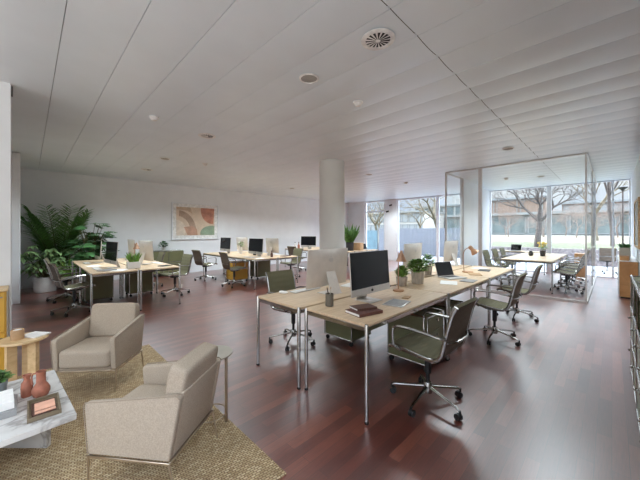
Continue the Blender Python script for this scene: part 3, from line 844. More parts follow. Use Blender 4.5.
# papers, tablets, books, cups
def slab(name, label, cat, x, y, z, L, W, H, deg, mat, group=None, page=None):
    t = thing(name, label, cat, (x, y, z), rad(deg), group)
    if page:
        m = MB(); m.box(-L / 2, L / 2, -W / 2, W / 2, 0, H * .14, .001, 1); m.box(-L / 2, L / 2, -W / 2, W / 2, H * .86, H, .001, 1); m.box(-L / 2, L / 2, -W / 2, -W / 2 + H * .14, H * .14, H * .86)
        m.build('cover', mat, t); m = MB(); m.box(-L / 2 + .004, L / 2 - .004, -W / 2 + H * .14, W / 2 - .004, H * .141, H * .859); m.build('pages', page, t, 0)
    else:
        m = MB(); m.box(-L / 2, L / 2, -W / 2, W / 2, 0, H, min(.003, H * .3), 1); m.build('body', mat, t)
    return t
slab('book', 'larger maroon book lying under a smaller one on the near aisle table', 'book', 2.03, 1.50, ZT, .26, .19, .026, -12, 'maroon', page='paper')
slab('book', 'smaller dark brown book on top of the maroon book', 'book', 2.06, 1.53, ZT + .027, .20, .135, .018, -20, 'brownbook', page='paper')
t = thing('tablet', 'silver tablet lying at the front edge of the near aisle table', 'tablet', (2.52, 1.47, ZT), rad(10))
m = MB(); m.box(-.14, .14, -.095, .095, 0, .008, .003); m.build('casing', 'silver', t); m = MB(); m.box(-.13, .13, -.085, .085, .0081, .009); m.build('screen', 'paper_grey', t, 0)
slab('notepad', 'small tan notepad right of the silver tablet', 'notepad', 2.80, 1.52, ZT, .12, .07, .010, 14, 'tan')
slab('paper_sheet', 'white sheet of paper left of the open laptop', 'paper', 4.02, 1.56, ZT, .30, .21, .002, 20, 'paper')
slab('notebook', 'pale notebook in front of the open laptop', 'notebook', 4.36, 1.42, ZT, .25, .18, .008, 5, 'paper_grey')
slab('notebook', 'tan notebook between the laptop and the tilted copper lamp', 'notebook', 5.08, 1.56, ZT, .26, .18, .012, 25, 'tan')
slab('tablet', 'dark tablet at the far end of the aisle tables', 'tablet', 5.72, 1.60, ZT, .26, .18, .008, 10, 'black_plastic')
slab('paper_sheet', 'white papers at the far end of the aisle tables', 'paper', 5.98, 1.75, ZT, .30, .21, .003, -8, 'paper')
slab('paper_sheet', 'white papers on the far corner of the near column-side table', 'paper', 2.95, 2.35, ZT, .30, .21, .012, 12, 'paper')
slab('book', 'grey book on the plant-side block near the dark screen', 'book', .98, 6.28, ZT, .24, .17, .02, 30, 'paper_grey', page='paper')
slab('paper_sheet', 'white sheet on the near corner of the plant-side block', 'paper', 1.16, 6.22, ZT, .30, .21, .002, 60, 'paper')
slab('paper_sheet', 'white sheet at the far corner of the plant-side block', 'paper', .92, 7.30, ZT, .30, .21, .002, 95, 'paper')
slab('notebook', 'dark notebook at the aisle edge of the plant-side block', 'notebook', 1.94, 6.32, ZT, .22, .15, .012, 20, 'black_plastic')
slab('notebook', 'dark notebook on the near table right of the picture', 'notebook', 5.05, 6.40, ZT, .26, .18, .02, 12, 'brownbook')
slab('paper_sheet', 'white sheet at the near corner of the block right of the picture', 'paper', 4.18, 6.36, ZT, .30, .21, .002, 75, 'paper')
t = thing('bottle', 'small brown bottle on the near table right of the picture', 'bottle', (4.62, 6.45, ZT)); m = MB(); m.lathe([(.03, 0), (.034, .01), (.034, .09), (.012, .12), (.012, .15)], 16); m.build('body', 'brownbook', t); m = MB(); m.lathe([(.014, .151), (.014, .172)], 12); m.build('cap', 'black_plastic', t)
for i, (x, y, mt, w) in enumerate([(7.40, 8.78, 'white_pot', 'white one nearest the wall'), (7.50, 8.68, 'terracotta', 'terracotta one in the middle'), (7.60, 8.56, 'white_pot', 'white one nearest the screen')]):
    t = thing('bottle', 'small bottle left of the dark screen beside the column, ' + w, 'bottle', (x, y, ZT), 0, 'bottles on the far block')
    m = MB(); m.lathe([(.04, 0), (.045, .02), (.045, .14), (.016, .19), (.016, .24)], 16); m.build('body', mt, t); m = MB(); m.lathe([(.02, .241), (.02, .265)], 12); m.build('cap', 'black_plastic', t)
t = thing('storage_box', 'tan cardboard box on the far block beside the black planter', 'box', (8.46, 6.50, ZT), rad(10)); m = MB(); m.box(-.12, .12, -.15, .15, 0, .24, .004); m.build('body', 'tan', t); m = MB(); m.box(-.123, .123, -.153, .153, .241, .27, .003); m.build('lid', 'tan', t)
# pen cup and pens
cx, cy = 1.99, 1.865
t = thing('pen_cup', 'grey cylindrical pen cup at the joint of the two near tables', 'cup', (cx, cy, ZT)); m = MB(); m.lathe([(.036, 0), (.038, .003), (.038, .115), (.034, .115), (.033, .01), (.0001, .01)], 24); m.build('body', 'grey_cup', t)
for i, (a, mt, w) in enumerate([(.3, 'lamp_wood', 'light wooden'), (1.6, 'black_plastic', 'black'), (2.9, 'brownbook', 'brown'), (4.4, 'silver', 'silver')]):
    t = thing('pencil', w + ' pencil standing in the grey pen cup', 'pencil', (cx, cy, ZT + .011), 0, 'pencils in the cup')
    p = Vector((.012 * math.cos(a + PI), .012 * math.sin(a + PI), 0)); q = Vector((.028 * math.cos(a), .028 * math.sin(a), .155))
    m = MB(); m.cyl(p, q, .0035, 6); m.build('shaft', mt, t); m = MB(); m.cyl(q, q + (q - p).normalized() * .012, .0035, 6, r2=.0008); m.build('tip', 'tan', t)

# ---- lounge
mb = MB(); mb.box(-1.7, 1.08, 1.36, 4.13, 0.0005, .012, .004, 2); tag(mb.build('jute_rug', 'jute'), 'coarse woven jute rug under the armchairs and marble table', 'rug')
ZR = .0125
def make_arm():
    t = thing('armchair', '', 'armchair')
    # front is +x ; width along y
    D, Wd = .36, .36
    m = MB(); m.puff(-.22, .37, -.287, .287, .235, .405, 10, 12); m.build('seat_cushion', 'beige_fabric', t, 80)
    bk = Matrix.Translation((-.255, 0, .385)) @ Matrix.Rotation(rad(-13), 4, 'Y')
    m = MB(); m.puff(-.07, .08, -.284, .284, .0, .36, 10, 12, mat=bk); m.build('back_cushion', 'beige_fabric', t, 80)
    m = MB(); m.prism([(-.30, .215), (-.385, .60), (-.345, .60), (-.26, .215)], 'y', -.285, .285, .012); m.build('back_panel', 'beige_fabric', t, 50)
    for s in (-1, 1):
        a, b = (s * .287, s * .345)
        m = MB(); m.prism([(-.30, .215), (.34, .215), (.372, .50), (.36, .52), (-.36, .60), (-.385, .585)], 'y', min(a, b), max(a, b), .014, 3); ar = m.build('armrest', 'beige_fabric', t, 50)
        m = MB(); m.tube([(.34, s * .345, .22), (.373, s * .346, .50), (.36, s * .346, .522), (-.36, s * .346, .602), (-.384, s * .346, .585)], .0035, 5); m.build('piping', 'beige_pipe', ar)
    m = MB(); m.box(-.29, .335, -.284, .284, .20, .24, .006); m.build('seat_base', 'beige_pipe', t)
    m = MB()
    for s in (-1, 1): m.box(-.31, .345, s * .342 - .008, s * .342 + .008, .197, .212, .002, 1)
    for x in (-.302, .337): m.box(x - .008, x + .008, -.334, .334, .197, .212, .002, 1)
    m.build('frame', 'champagne', t)
    for sx in (-1, 1):
        for sy in (-1, 1):
            x = .335 if sx > 0 else -.30
            m = MB(); m.cyl((x + sx * .03 * 0, sy * .34, .20), (x + sx * (.01 if sx > 0 else .05), sy * .335, .003), .0085, 8, r2=.007); m.build('leg', 'champagne', t)
    for ch in t.children_recursive: # real size: a compact lounge chair
        for v in ch.data.vertices: v.co = (v.co.x * .75, v.co.y * .76, v.co.z * .92)
    return t
ac = place('arm', make_arm, (.505, 3.47, ZR), rad(230), 'beige wool armchair facing the marble table, seen from the front', 'armchairs')
bc = place('arm', make_arm, (.578, 1.988, ZR), rad(128), 'beige wool armchair nearest the camera, seen from behind its side', 'armchairs')
ac.scale = (.93, 1, 1); bc.scale = (1, .92, 1)

t = thing('coffee_table', 'white marble coffee table on crossed marble slabs', 'coffee table', (-.44, 2.51, ZR), rad(4))
m = MB(); m.box(-.61, .61, -.40, .40, .355, .39, .003, 1); m.build('tabletop', 'marble', t)
def leg_slab(p, q):
    # upright marble slab between two plan points
    d = Vector((q[0] - p[0], q[1] - p[1], 0)); L = d.length; mt = Matrix.Translation((p[0], p[1], 0)) @ Matrix.Rotation(math.atan2(d.y, d.x), 4, 'Z')
    m = MB(); m.box(0, L, -.017, .017, 0, .3545, .002, 1, mat=mt); m.build('slab_leg', 'marble', t)
leg_slab((.545, .09), (.325, .345)); leg_slab((.315, .30), (.05, -.26)); leg_slab((-.545, -.09), (-.325, -.345)); leg_slab((-.315, -.30), (-.05, .26))
ZM = ZR + .3905
t = thing('vase', 'narrow-shouldered terracotta vase, the shorter one on the marble table', 'vase', (-.005, 2.60, ZM)); m = MB(); m.lathe([(.024, 0), (.027, .004), (.029, .05), (.027, .085), (.016, .1), (.014, .112), (.02, .126), (.022, .134), (.018, .134), (.011, .112), (.013, .1)], 26); m.build('body', 'terracotta', t)
t = thing('vase', 'round-bellied terracotta jug vase with handle on the marble table', 'vase', (.058, 2.535, ZM)); m = MB(); m.lathe([(.026, 0), (.034, .006), (.044, .03), (.044, .05), (.032, .075), (.023, .088), (.023, .15), (.026, .158), (.021, .158), (.019, .09)], 28); m.build('body', 'terracotta', t)
m = MB(); m.tube([(-.02, .015, .145), (-.037, .028, .14), (-.042, .032, .11), (-.037, .028, .075)], .0045, 7, smooth=4); m.build('handle', 'terracotta', t)
t = thing('tray', 'brown wooden tray holding blush notepads on the marble table', 'tray', (.066, 2.345, ZM), rad(0))
m = MB(); m.box(-.066, .066, -.122, .122, 0, .006, .001, 1)
for s in (-1, 1): m.box(s * .066 - .004, s * .066 + .004, -.126, .126, .0, .022, .001, 1); m.box(-.062, .062, s * .122 - .004, s * .122 + .004, .0, .022, .001, 1)
m.build('body', 'walnut_rim', t)
slab('notepad', 'square blush notepad on the brown wooden tray', 'notepad', .070, 2.355, ZM + .0135, .088, .098, .006, 0, 'pink')
slab('notepad', 'dark leather folder under the blush notepad on the tray', 'notepad', .066, 2.350, ZM + .0065, .104, .165, .0065, 0, 'brownbook')
slab('card', 'slim blush card beside the notepad on the tray', 'card', .070, 2.283, ZM + .0135, .088, .026, .004, 0, 'pink')
t = slab('book', 'large grey book at the bottom of the stack on the marble table', 'book', -.19, 2.48, ZM, .29, .22, .035, 0, 'paper_grey', page='paper')
t = slab('book', 'large white book on top of the grey book on the marble table', 'book', -.195, 2.485, ZM + .0355, .27, .20, .04, 3, 'paper', page='paper')
t = pot_thing('potted_plant', 'tiny green plant in a grey cup at the left end of the marble table', 'plant', (-.135, 2.77, ZM), .045, .075, 'bldg_grey', .75); bush(t, .05, .05, .07, 120, .035, 'leaf', .6)

t = thing('side_table', 'round oak side table on slab legs beside the far armchair', 'side table', (-.03, 3.97, ZR))
m = MB(); m.lathe([(.168, .384), (.177, .39), (.177, .404), (.172, .41)], 40); m.build('tabletop', 'oak_table', t)
for i, a in enumerate((200, 320, 80)):
    mt = Matrix.Rotation(rad(a), 4, 'Z'); m = MB(); m.box(.05, .125, -.022, .022, 0, .3835, .003, 1, mat=mt); m.build('leg', 'oak_table', t)
t = thing('candle', 'stubby tan wooden candle holder on the oak side table', 'candle holder', (-.07, 3.95, .423)); m = MB(); m.lathe([(.044, 0), (.047, .004), (.047, .09), (.04, .094), (.036, .08), (.0001, .08)], 24); m.build('holder', 'tan', t); m = MB(); m.lathe([(.03, .081), (.03, .088), (.0001, .088)], 18); m.build('wax', 'paper', t)
slab('book', 'thin white booklet on the oak side table', 'book', .05, 3.98, .423, .14, .19, .012, 35, 'paper', page='paper')
t = thing('side_table', 'small round greige metal side table behind the near armchair', 'side table', (.978, 2.13, ZR))
m = MB(); m.lathe([(.144, .50), (.15, .502), (.15, .51), (.147, .512)], 40); m.build('tabletop', 'greige_metal', t)
for a in (10, 130, 250):
    c, s_ = math.cos(rad(a - 60)), math.sin(rad(a - 60)); m = MB(); m.cyl((c * .112, s_ * .112, 0), (c * .112, s_ * .112, .50), .011, 10); m.build('leg', 'champagne', t)
m = MB(); m.tube([(.112 * math.cos(rad(a)), .112 * math.sin(rad(a)), .06) for a in range(0, 360, 15)], .005, 6, closed=True); m.build('ring', 'champagne', t)

# ---- big plants by the far wall
def pot_big(t, r, h, mat): 
    m = MB(); m.lathe([(r * .86, 0), (r * .92, .01), (r, h * .5), (r * .97, h), (r * .88, h), (r * .86, h * .9), (.0001, h * .9)], 32); p = m.build('pot', mat, t)
    m = MB(); m.lathe([(r * .85, h * .9), (.0001, h * .93)], 20); m.build('soil', 'soil', p)
t = thing('potted_palm', 'tall feathery palm behind the other plants in the corner', 'plant', (.56, 10.02, 0)); pot_big(t, .19, .36, 'concrete')
m = MB(); st = MB()
for i in range(34):
    a = 2 * PI * i * .381966 + R.uniform(-.2, .2); el = rad(R.uniform(70, 88)); L = R.uniform(1.3, 1.8)
    if math.sin(a) > .35: L *= .55; el = max(el, rad(72))
    p = Vector((.05 * math.cos(a), .05 * math.sin(a), .35)); d = Vector((math.cos(a) * math.cos(el), math.sin(a) * math.cos(el), math.sin(el))); pts = [p.copy()]
    n = 16
    for k in range(n):
        d = (d + Vector((0, 0, -.004 - .0028 * k)) + Vector((math.cos(a), math.sin(a), 0)) * .014).normalized(); p = p + d * (L / n); pts.append(p.copy())
        if k > 4:
            side = d.cross(Vector((0, 0, 1))).normalized()
            for s in (-1, 1):
                for q in (0, .5):
                    ll = .34 * math.sin(PI * min(.97, (k - 3) / (n - 2.2))) + .09
                    dd = side * s * .8 + d * .65 + Vector((0, 0, R.uniform(-.1, .25))); b0 = p - d * (L / n) * q
                    if b0.y + dd.normalized().y * ll > .30 or b0.x + dd.normalized().x * ll < -.80 or b0.x < -.8: continue
                    m.leaf(b0, dd, ll, .036, droop=.35, n=3)
    st.tube(pts, .009, 5, r2=.003)
for b_ in (m, st): b_.v = [(x, min(y, .33), z) for x, y, z in b_.v]
m.build('foliage', 'leaf', t, 80); st.build('stem', 'stem', t)

t = thing('potted_umbrella_plant', 'bushy umbrella plant in the big white pot at the corner', 'plant', (.29, 9.55, 0)); pot_big(t, .215, .35, 'white_pot')
m = MB(); st = MB()
for i in range(75):
    a = R.uniform(0, 2 * PI); q = .42 * math.sqrt(R.random()); z = R.uniform(.42, 1.12); 
    if q > .2 and z > 1.0: z -= .2
    c = Vector((q * math.cos(a) - .02, q * math.sin(a), z)); st.tube([(0, 0, .32), (c.x * .5, c.y * .5, z * .62 + .1), c], .005, 5, r2=.002)
    for k in range(7):
        b = k * .898 + R.random(); m.leaf(c, (math.cos(b), math.sin(b), R.uniform(-.15, .2)), R.uniform(.13, .19), .062, droop=.9, n=3)
m.build('foliage', 'leaf_pale', t, 80); st.build('stem', 'stem', t)

t = thing('potted_monstera', 'big-leaved dark green plant right of the palm', 'plant', (1.16, 9.70, 0)); pot_big(t, .2, .36, 'concrete')
m = MB(); st = MB()
def big_leaf(m, c, d, L):
    d = Vector(d).normalized(); s = d.cross(Vector((0, 0, 1))).normalized(); nrm = s.cross(d)
    pts = []; N = 30
    for i in range(N + 1):
        a = -PI + 2 * PI * i / N; rr = L * .5 * (1 - .25 * math.cos(a) ** 2 * (1 if math.cos(a) < 0 else 0)) * (1 if i % 5 else .62)
        x, y = rr * math.cos(a), rr * .82 * math.sin(a); pts.append(Vector(c) + d * (x + L * .42) + s * y - nrm * (abs(y) * .25 + (x + L * .4) ** 2 * .5))
    m.add([Vector(c) + d * L * .42 * .9] + pts, [(0, i, i + 1) for i in range(1, N + 1)])
for i in range(90):
    a = R.uniform(0, 2 * PI); q = .42 * math.sqrt(R.random()); z = R.uniform(.6, 1.72) - q * .35
    c = Vector((q * math.cos(a), min(.2, q * math.sin(a)), z + .05)); st.tube([(0, 0, .32), (c.x * .35, c.y * .35, z * .7), c], .007, 5, r2=.004)
    big_leaf(m, c, (math.cos(a) + R.uniform(-.3, .3), math.sin(a) - .5, R.uniform(-.5, .1)), R.uniform(.24, .36))
m.v = [(x, min(y, .40), z) for x, y, z in m.v]
m.build('foliage', 'leaf_dark', t, 80); st.build('stem', 'stem', t)
t = pot_thing('potted_plant', 'low spiky plant standing between the office chairs and the big-leaved plant', 'plant', (.80, 9.36, 0), .12, .26, 'concrete', .85); grass(t, .12, .62, .24, 60, .05, 'leaf_lite', .9)

# ---- pictures
t = thing('framed_picture', 'large framed abstract print of terracotta, sand and green shapes on the white wall', 'picture', (4.19, YF, 1.775))
m = MB(); W2, H2 = .80, .615
for s in (-1, 1): m.box(s * W2 - .018, s * W2 + .018, -.045, -.002, -H2 - .018, H2 + .018, .003, 1); m.box(-W2 + .018, W2 - .018, -.045, -.002, s * H2 - .018, s * H2 + .018, .003, 1)
m.build('frame', 'trim_white', t)
m = MB(); m.box(-W2 + .018, W2 - .018, -.02, -.003, -H2 + .018, H2 - .018); m.build('mat_board', 'lamp_white', t, 0)
pr = MB(); A2, B2 = .665, .485; pr.box(-A2, A2, -.024, -.0205, -B2, B2)
pr_o = pr.build('print', pm('print_sand', (222, 200, 176), .8, var=.04, scale=4), t, 0)
def blob(name, pts, mat, y):
    # outline clipped to the print, laid on it as an ink layer
    pts = [(max(-A2 + .003, min(A2 - .003, x)), max(-B2 + .003, min(B2 - .003, z))) for x, z in pts]
    m = MB(); m.prism(pts, 'y', y - .0008, y); m.build(name, mat, pr_o, 0)
def arc(cx, cz, rx, rz, a0, a1, n=20): return [(cx + rx * math.cos(rad(a0 + (a1 - a0) * i / n)), cz + rz * math.sin(rad(a0 + (a1 - a0) * i / n))) for i in range(n + 1)]
blob('terracotta_shape', arc(.58, .42, .42, .50, 175, 275) + [(.665, .485), (.16, .485)], pm('print_terracotta', (190, 128, 104), .8, var=.12, scale=5), -.0242)
blob('green_shape', arc(.56, -.42, .42, .28, 20, 190) + [(.14, -.485), (.665, -.485)], pm('print_green', (150, 168, 142), .8, var=.08, scale=5), -.0242)
blob('brown_shape', arc(-.62, -.35, .62, .72, 85, 5) + [(-.01, -.485), (-.20, -.485)] + arc(-.62, -.35, .42, .52, 5, 85), pm('print_taupe', (178, 150, 128), .8, var=.1, scale=5), -.0242)
blob('pale_shape', arc(-.66, -.30, .30, .34, 90, -40) + [(-.665, -.485)], pm('print_cream', (230, 214, 196), .8, var=.06, scale=5), -.0242)
blob('tan_shape', [(-.665, .485), (-.20, .485), (-.12, .25), (-.30, .36), (-.665, .40)], pm('print_tan', (200, 172, 146), .8, var=.08, scale=5), -.0252)
blob('rust_shape', [(-.42, -.20), (-.14, -.16), (.02, -.26), (.05, -.485), (-.30, -.485), (-.36, -.34)], pm('print_rust', (196, 152, 128), .8, var=.08, scale=5), -.0260)
m = MB(); m.box(-W2 + .019, W2 - .019, -.034, -.031, -H2 + .019, H2 - .019); m.build('glass', glass('picture_glass', (.98, .98, .98), .8), t, 0)
t = thing('framed_picture', 'wood-framed picture on the right wall above the orange wood cabinet', 'picture', (9.35, YR, 1.6))
m = MB()
for s in (-1, 1): m.box(s * .75 - .02, s * .75 + .02, .002, .035, -.52, .52, .003, 1); m.box(-.73, .73, .002, .035, s * .5 - .02, s * .5 + .02, .003, 1)
m.build('frame', 'oak_table', t); m = MB(); m.box(-.73, .73, .003, .015, -.48, .48); m.build('print', 'bldg_white', t, 0)

# ---- ceiling fixtures
ZF = ZC - .0122
def make_disc(r, mat):
    def f():
        t = thing('ceiling_speaker', '', 'ceiling speaker'); m = MB(); m.lathe([(r, -.001), (r, -.006), (r * .84, -.012), (r * .82, -.002)], 36, caps=False); m.build('rim', 'lamp_white', t)
        m = MB(); m.lathe([(r * .82, -.004), (r * .4, -.008), (.0001, -.009)], 30); m.build('grille', mat, t); return t
    return f
def make_swirl():
    t = thing('air_diffuser', '', 'ceiling vent'); r = .135
    m = MB(); m.lathe([(r, -.001), (r, -.006), (r * .9, -.012), (r * .74, -.012), (r * .74, -.0005)], 40, caps=False); m.build('rim', 'lamp_white', t)
    m = MB(); m.lathe([(r * .74, -.0005), (.0001, -.001)], 30); m.build('plenum', 'black_plastic', t)
    m = MB(); m.lathe([(.02, -.013), (.0001, -.014)], 16)
    for i in range(16):
        a = 2 * PI * i / 16; c, s = math.cos(a), math.sin(a); c2, s2 = math.cos(a + .17), math.sin(a + .17)
        m.add([(c * .02, s * .02, -.013), (c2 * .02, s2 * .02, -.012), (c2 * r * .75, s2 * r * .75, -.011), (c * r * .75, s * r * .75, -.013)], [(0, 1, 2, 3)])
    m.build('vane', 'lamp_white', t); return t
def make_smoke():
    t = thing('smoke_detector', '', 'smoke detector'); m = MB(); m.lathe([(.058, -.001), (.058, -.014), (.05, -.02)], 28); m.build('base', 'lamp_white', t)
    m = MB(); m.lathe([(.042, -.021), (.042, -.034), (.03, -.048), (.0001, -.052)], 24); m.build('dome', 'lamp_white', t); return t
def fix(key, mk, px, py, label, group):
    d = (ZC - CAMH) * F / (HZ - py); l = (px - 320) / F * d
    place(key, mk, ((d + l) * S2, (d - l) * S2, ZF), 0, label, group)
fix('swirl', make_swirl, 378, 38, 'round white swirl air diffuser in the ceiling, the nearest one with dark slots', 'air diffusers')
fix('swirl', make_swirl, 207, 135, 'round swirl air diffuser in the ceiling above the aisle toward the picture', 'air diffusers')
fix('swirl', make_swirl, 147, 169, 'round swirl air diffuser in the ceiling just before the far white wall', 'air diffusers')
fix('disc', make_disc(.10, 'bldg_white'), 309, 77, 'flat round ceiling speaker nearest the camera', 'ceiling speakers')
fix('disc', make_disc(.10, 'bldg_white'), 508, 148, 'flat round ceiling speaker in front of the glass room', 'ceiling speakers')
fix('disc', make_disc(.10, 'bldg_white'), 165, 158, 'flat round ceiling speaker above the plant-side block', 'ceiling speakers')
fix('disc', make_disc(.10, 'bldg_white'), 292, 188, 'flat round ceiling speaker left of the round column', 'ceiling speakers')
fix('disc', make_disc(.10, 'bldg_white'), 369, 174, 'flat round ceiling speaker right of the round column', 'ceiling speakers')
fix('disc', make_disc(.10, 'bldg_white'), 541, 176, 'flat round ceiling speaker inside the glass room', 'ceiling speakers')
fix('smoke', make_smoke, 358, 101, 'white smoke detector on the ceiling above the central block', 'smoke detectors')
fix('smoke', make_smoke, 205, 163, 'white smoke detector on the ceiling before the framed picture', 'smoke detectors')
fix('smoke', make_smoke, 406, 182, 'white smoke detector on the ceiling near the left-hand windows', 'smoke detectors')
fix('smoke', make_smoke, 506, 178, 'white smoke detector on the ceiling inside the glass room', 'smoke detectors')
fix('smoke', make_smoke, 154, 116, 'small white sensor on the ceiling above the beige armchairs', 'smoke detectors')
for (y, z, w) in ((7.62, 2.72, 'upper one'), (7.80, 2.42, 'lower one')):
    t = thing('wall_spotlight', 'small dark spotlight on the white pier between the windows, ' + w, 'spotlight', (XW - .052, y, z))
    m = MB(); m.box(-.02, 0, -.05, .05, -.03, .03, .004); m.build('bracket', 'lamp_white', t); m = MB(); m.cyl((-.02, 0, 0), (-.14, .05, -.04), .035, 12); m.build('head', 'black_plastic', t)

# ================================================================== OUTDOORS
mb = MB(); mb.box(XW + .06, 16.7, -12, 40, -.2, -.021); struct(mb.build('exterior_terrace_ground', 'terrace', smooth=0))
mb = MB(); mb.box(16.7, 16.95, -12, 40, -.2, .66); struct(mb.build('exterior_garden_kerb', 'pebble', smooth=0))
mb = MB(); mb.box(16.95, 26, -14, 45, .3, .64); struct(mb.build('exterior_lawn', 'lawn', smooth=0))
mb = MB(); mb.box(26, 66, -40, 90, .3, .645); struct(mb.build('exterior_path', 'sand', smooth=0))
mb = MB(); mb.box(66, 160, -90, 190, .3, .65); struct(mb.build('exterior_street', 'asphalt', smooth=0))

def tree(name, label, loc, H, mat, seed, spread=.55, depth=6, r0=.16, trunk=.3, group=None, bias=(0, 0), fine=True):
    rr = random.Random(seed); T_ = MB(); B_ = MB()
    def grow(p, d, L, r, k):
        q = p; n = 3; pts = [p]
        for i in range(n):
            d = (d + Vector((rr.uniform(-.16, .16), rr.uniform(-.16, .16), rr.uniform(-.05, .12)))).normalized(); q = q + d * (L / n); pts.append(q)
        (T_ if k == 0 else B_).tube(pts, r, 7 if k < 2 else (5 if k < 4 else 3), r2=r * (.75 if k == 0 else .6))
        if k >= depth: return
        nb = (3 if k == 0 else 2) + (1 if rr.random() < .45 else 0)
        for i in range(nb):
            a = 2 * PI * (i + rr.random() * .7) / nb; sp = spread * rr.uniform(.6, 1.35)
            u = d.orthogonal().normalized(); w = d.cross(u)
            nd = (d + (u * math.cos(a) + w * math.sin(a)) * sp * 1.25 + Vector((bias[0], bias[1], .06)) * (1 if k < 3 else .3)).normalized()
            st = pts[-1] if k < 2 or i == 0 else pts[rr.choice((1, 2, 3))]
            grow(st, nd, L * rr.uniform(.62, .9), max(r * (.6 if k == 0 else .56), .0045 * H / 6), k + 1)
    t = thing(name, label, 'tree', loc, 0, group)
    grow(Vector((0, 0, -.05)), Vector((rr.uniform(-.06, .06), rr.uniform(-.06, .06), 1)), H * trunk, r0, 0)
    T_.build('trunk', mat, t, 60); B_.build('branches', mat if r0 > .1 else mat, t, 60)
    return t
tree('tree', 'big dark bare tree standing on the lawn behind the glass meeting room', (17.9, 2.62, .64), 6.0, 'bark', 11, .62, 7, .15, .22)
tree('tree', 'pale bare tree seen through the window right of the glass room corner', (33, .9, .64), 8.5, 'bark_pale', 5, .45, 7, .17, .26)
tree('tree', 'slim dark bare tree left of the street lamp', (21.5, -.02, .64), 6.0, 'bark', 21, .35, 5, .09, .45)
tree('tree', 'mottled plane tree with spreading branches outside the left-hand windows', (20.5, 8.4, .64), 6.4, 'bark_pale', 8, .7, 7, .16, .27, bias=(0, .16))
tree('tree', 'pale branching tree outside the windows near the round column', (23, 15.5, .64), 6.6, 'bark_pale', 31, .7, 7, .15, .22)
tree('tree', 'bare tree with low spreading branches behind the grey garden fence', (23.5, 11.6, .64), 6.2, 'bark_pale', 42, .75, 7, .12, .2, bias=(0, .05))
tree('tree', 'bare tree behind the teal fence, farther from the house than its neighbour', (28.0, 18.5, .64), 7.5, 'bark_pale', 58, .7, 7, .13, .2)
bt = None
spots = [(48, -3.5), (46, 3.0), (52, 7.0), (44, 9.5), (56, 12.5), (50, -.5), (60, 1.5), (58, 5.0), (62, 9.0), (47, 6.2), (54, 16.5), (46, 15.0)]
for i, (x, y) in enumerate(spots):
    lab = 'distant bare tree with reddish brown twigs beyond the sandy path'
    if bt is None: bt = tree('tree', lab, (x, y, .64), 8.5, 'twig', 77, .6, 8, .09, .17, 'distant bare trees')
    else:
        c = dup(bt, (x, y, .64), R.uniform(0, 6.28), lab, 'distant bare trees'); s = R.uniform(.65, .85); c.scale = (s * 1.1, s * 1.1, s)

t = thing('street_lamp', 'street lamp with a flat round dark head on the lawn outside the end window', 'street lamp', (18.3, -.33, .64))
m = MB(); m.cyl((0, 0, 0), (0, 0, 2.55), .035, 10, r2=.025); m.build('pole', 'bark', t)
m = MB(); m.lathe([(.05, 2.55), (.06, 2.60), (.17, 2.68), (.17, 2.71), (.05, 2.76), (.0001, 2.77)], 24); m.build('head', 'black_plastic', t)

def building(name, label, x, y0, y1, z1, body, bays, depth=12, z0=.64, floors=1, roof=True, wmat='bldg_glass'):
    t = thing(name, label, 'building', (x, (y0 + y1) / 2, z0)); w = (y1 - y0) / 2; h = z1 - z0
    m = MB(); m.box(.3, depth, -w, w, 0, h); m.build('wall', body, t, 0)
    m = MB(); m.box(-.4, depth + .3, -w - .3, w + .3, h, h + .45); m.build('roof', 'bldg_grey', t, 0)
    fh = h / floors
    for f in range(floors):
        for i in range(bays):
            a = -w + 2 * w * (i + .06) / bays; b = -w + 2 * w * (i + .94) / bays
            m = MB(); m.box(.05, .29, a, a + .12, f * fh + .3, (f + 1) * fh - .3); m.box(.05, .29, b - .12, b, f * fh + .3, (f + 1) * fh - .3); m.box(.05, .29, a, b, (f + 1) * fh - .42, (f + 1) * fh - .3); m.box(.05, .29, a, b, f * fh + .3, f * fh + .42)
            o = m.build('window', 'bldg_grey', t, 0); m = MB(); m.box(.2, .28, a + .13, b - .13, f * fh + .43, (f + 1) * fh - .43); m.build('pane', wmat, o, 0)
    return t
building('exterior_pavilion', 'long low grey glazed pavilion across the sandy path', 68, -16, 27, 4.6, 'bldg_grey', 14)
building('exterior_building', 'brown clad block rising behind the glazed pavilion', 84, 11, 26, 9.2, 'bldg_brown', 3, 14, .65, 1, wmat='bldg_brown')
building('exterior_building', 'pale rendered building left of the brown block', 90, 27, 46, 9.0, 'bldg_white', 6, 14, .65, 2)
building('exterior_building', 'white apartment building far beyond the left-hand windows', 75, 36, 70, 6.6, 'bldg_white', 16, 14, .65, 2, wmat='bldg_grey')
building('exterior_building', 'brown terrace of houses behind the bare trees at the end window', 96, -30, 9, 8.2, 'bldg_brown', 9, 14, .65, 2, wmat='bldg_grey')

t = thing('exterior_fence', 'grey slatted garden fence outside the left-hand windows', 'fence', (16.6, 8.0, -.02))
m = MB()
for i in range(66): m.box(-.02, .02, -2.9 + i * .09, -2.9 + i * .09 + .075, .02, 1.62)
m.build('slat_panel', 'fence', t, 0)
for i in range(4):
    m = MB(); y = -2.95 + i * 1.97; m.box(.021, .075, y, y + .09, 0, 1.66); m.build('post', 'fence', t, 0)
t = thing('exterior_fence', 'teal panel fence outside the window next to the column', 'fence', (16.6, 13.16, -.02))
m = MB()
for i in range(5): m.box(-.02, .02, -2.0 + i * .95, -2.0 + i * .95 + .92, .02, 1.5)
m.build('panel', 'teal', t, 0)
for i in range(6):
    m = MB(); y = -2.03 + i * .95; m.box(.021, .075, y, y + .05, 0, 1.54); m.build('post', 'bldg_grey', t, 0)

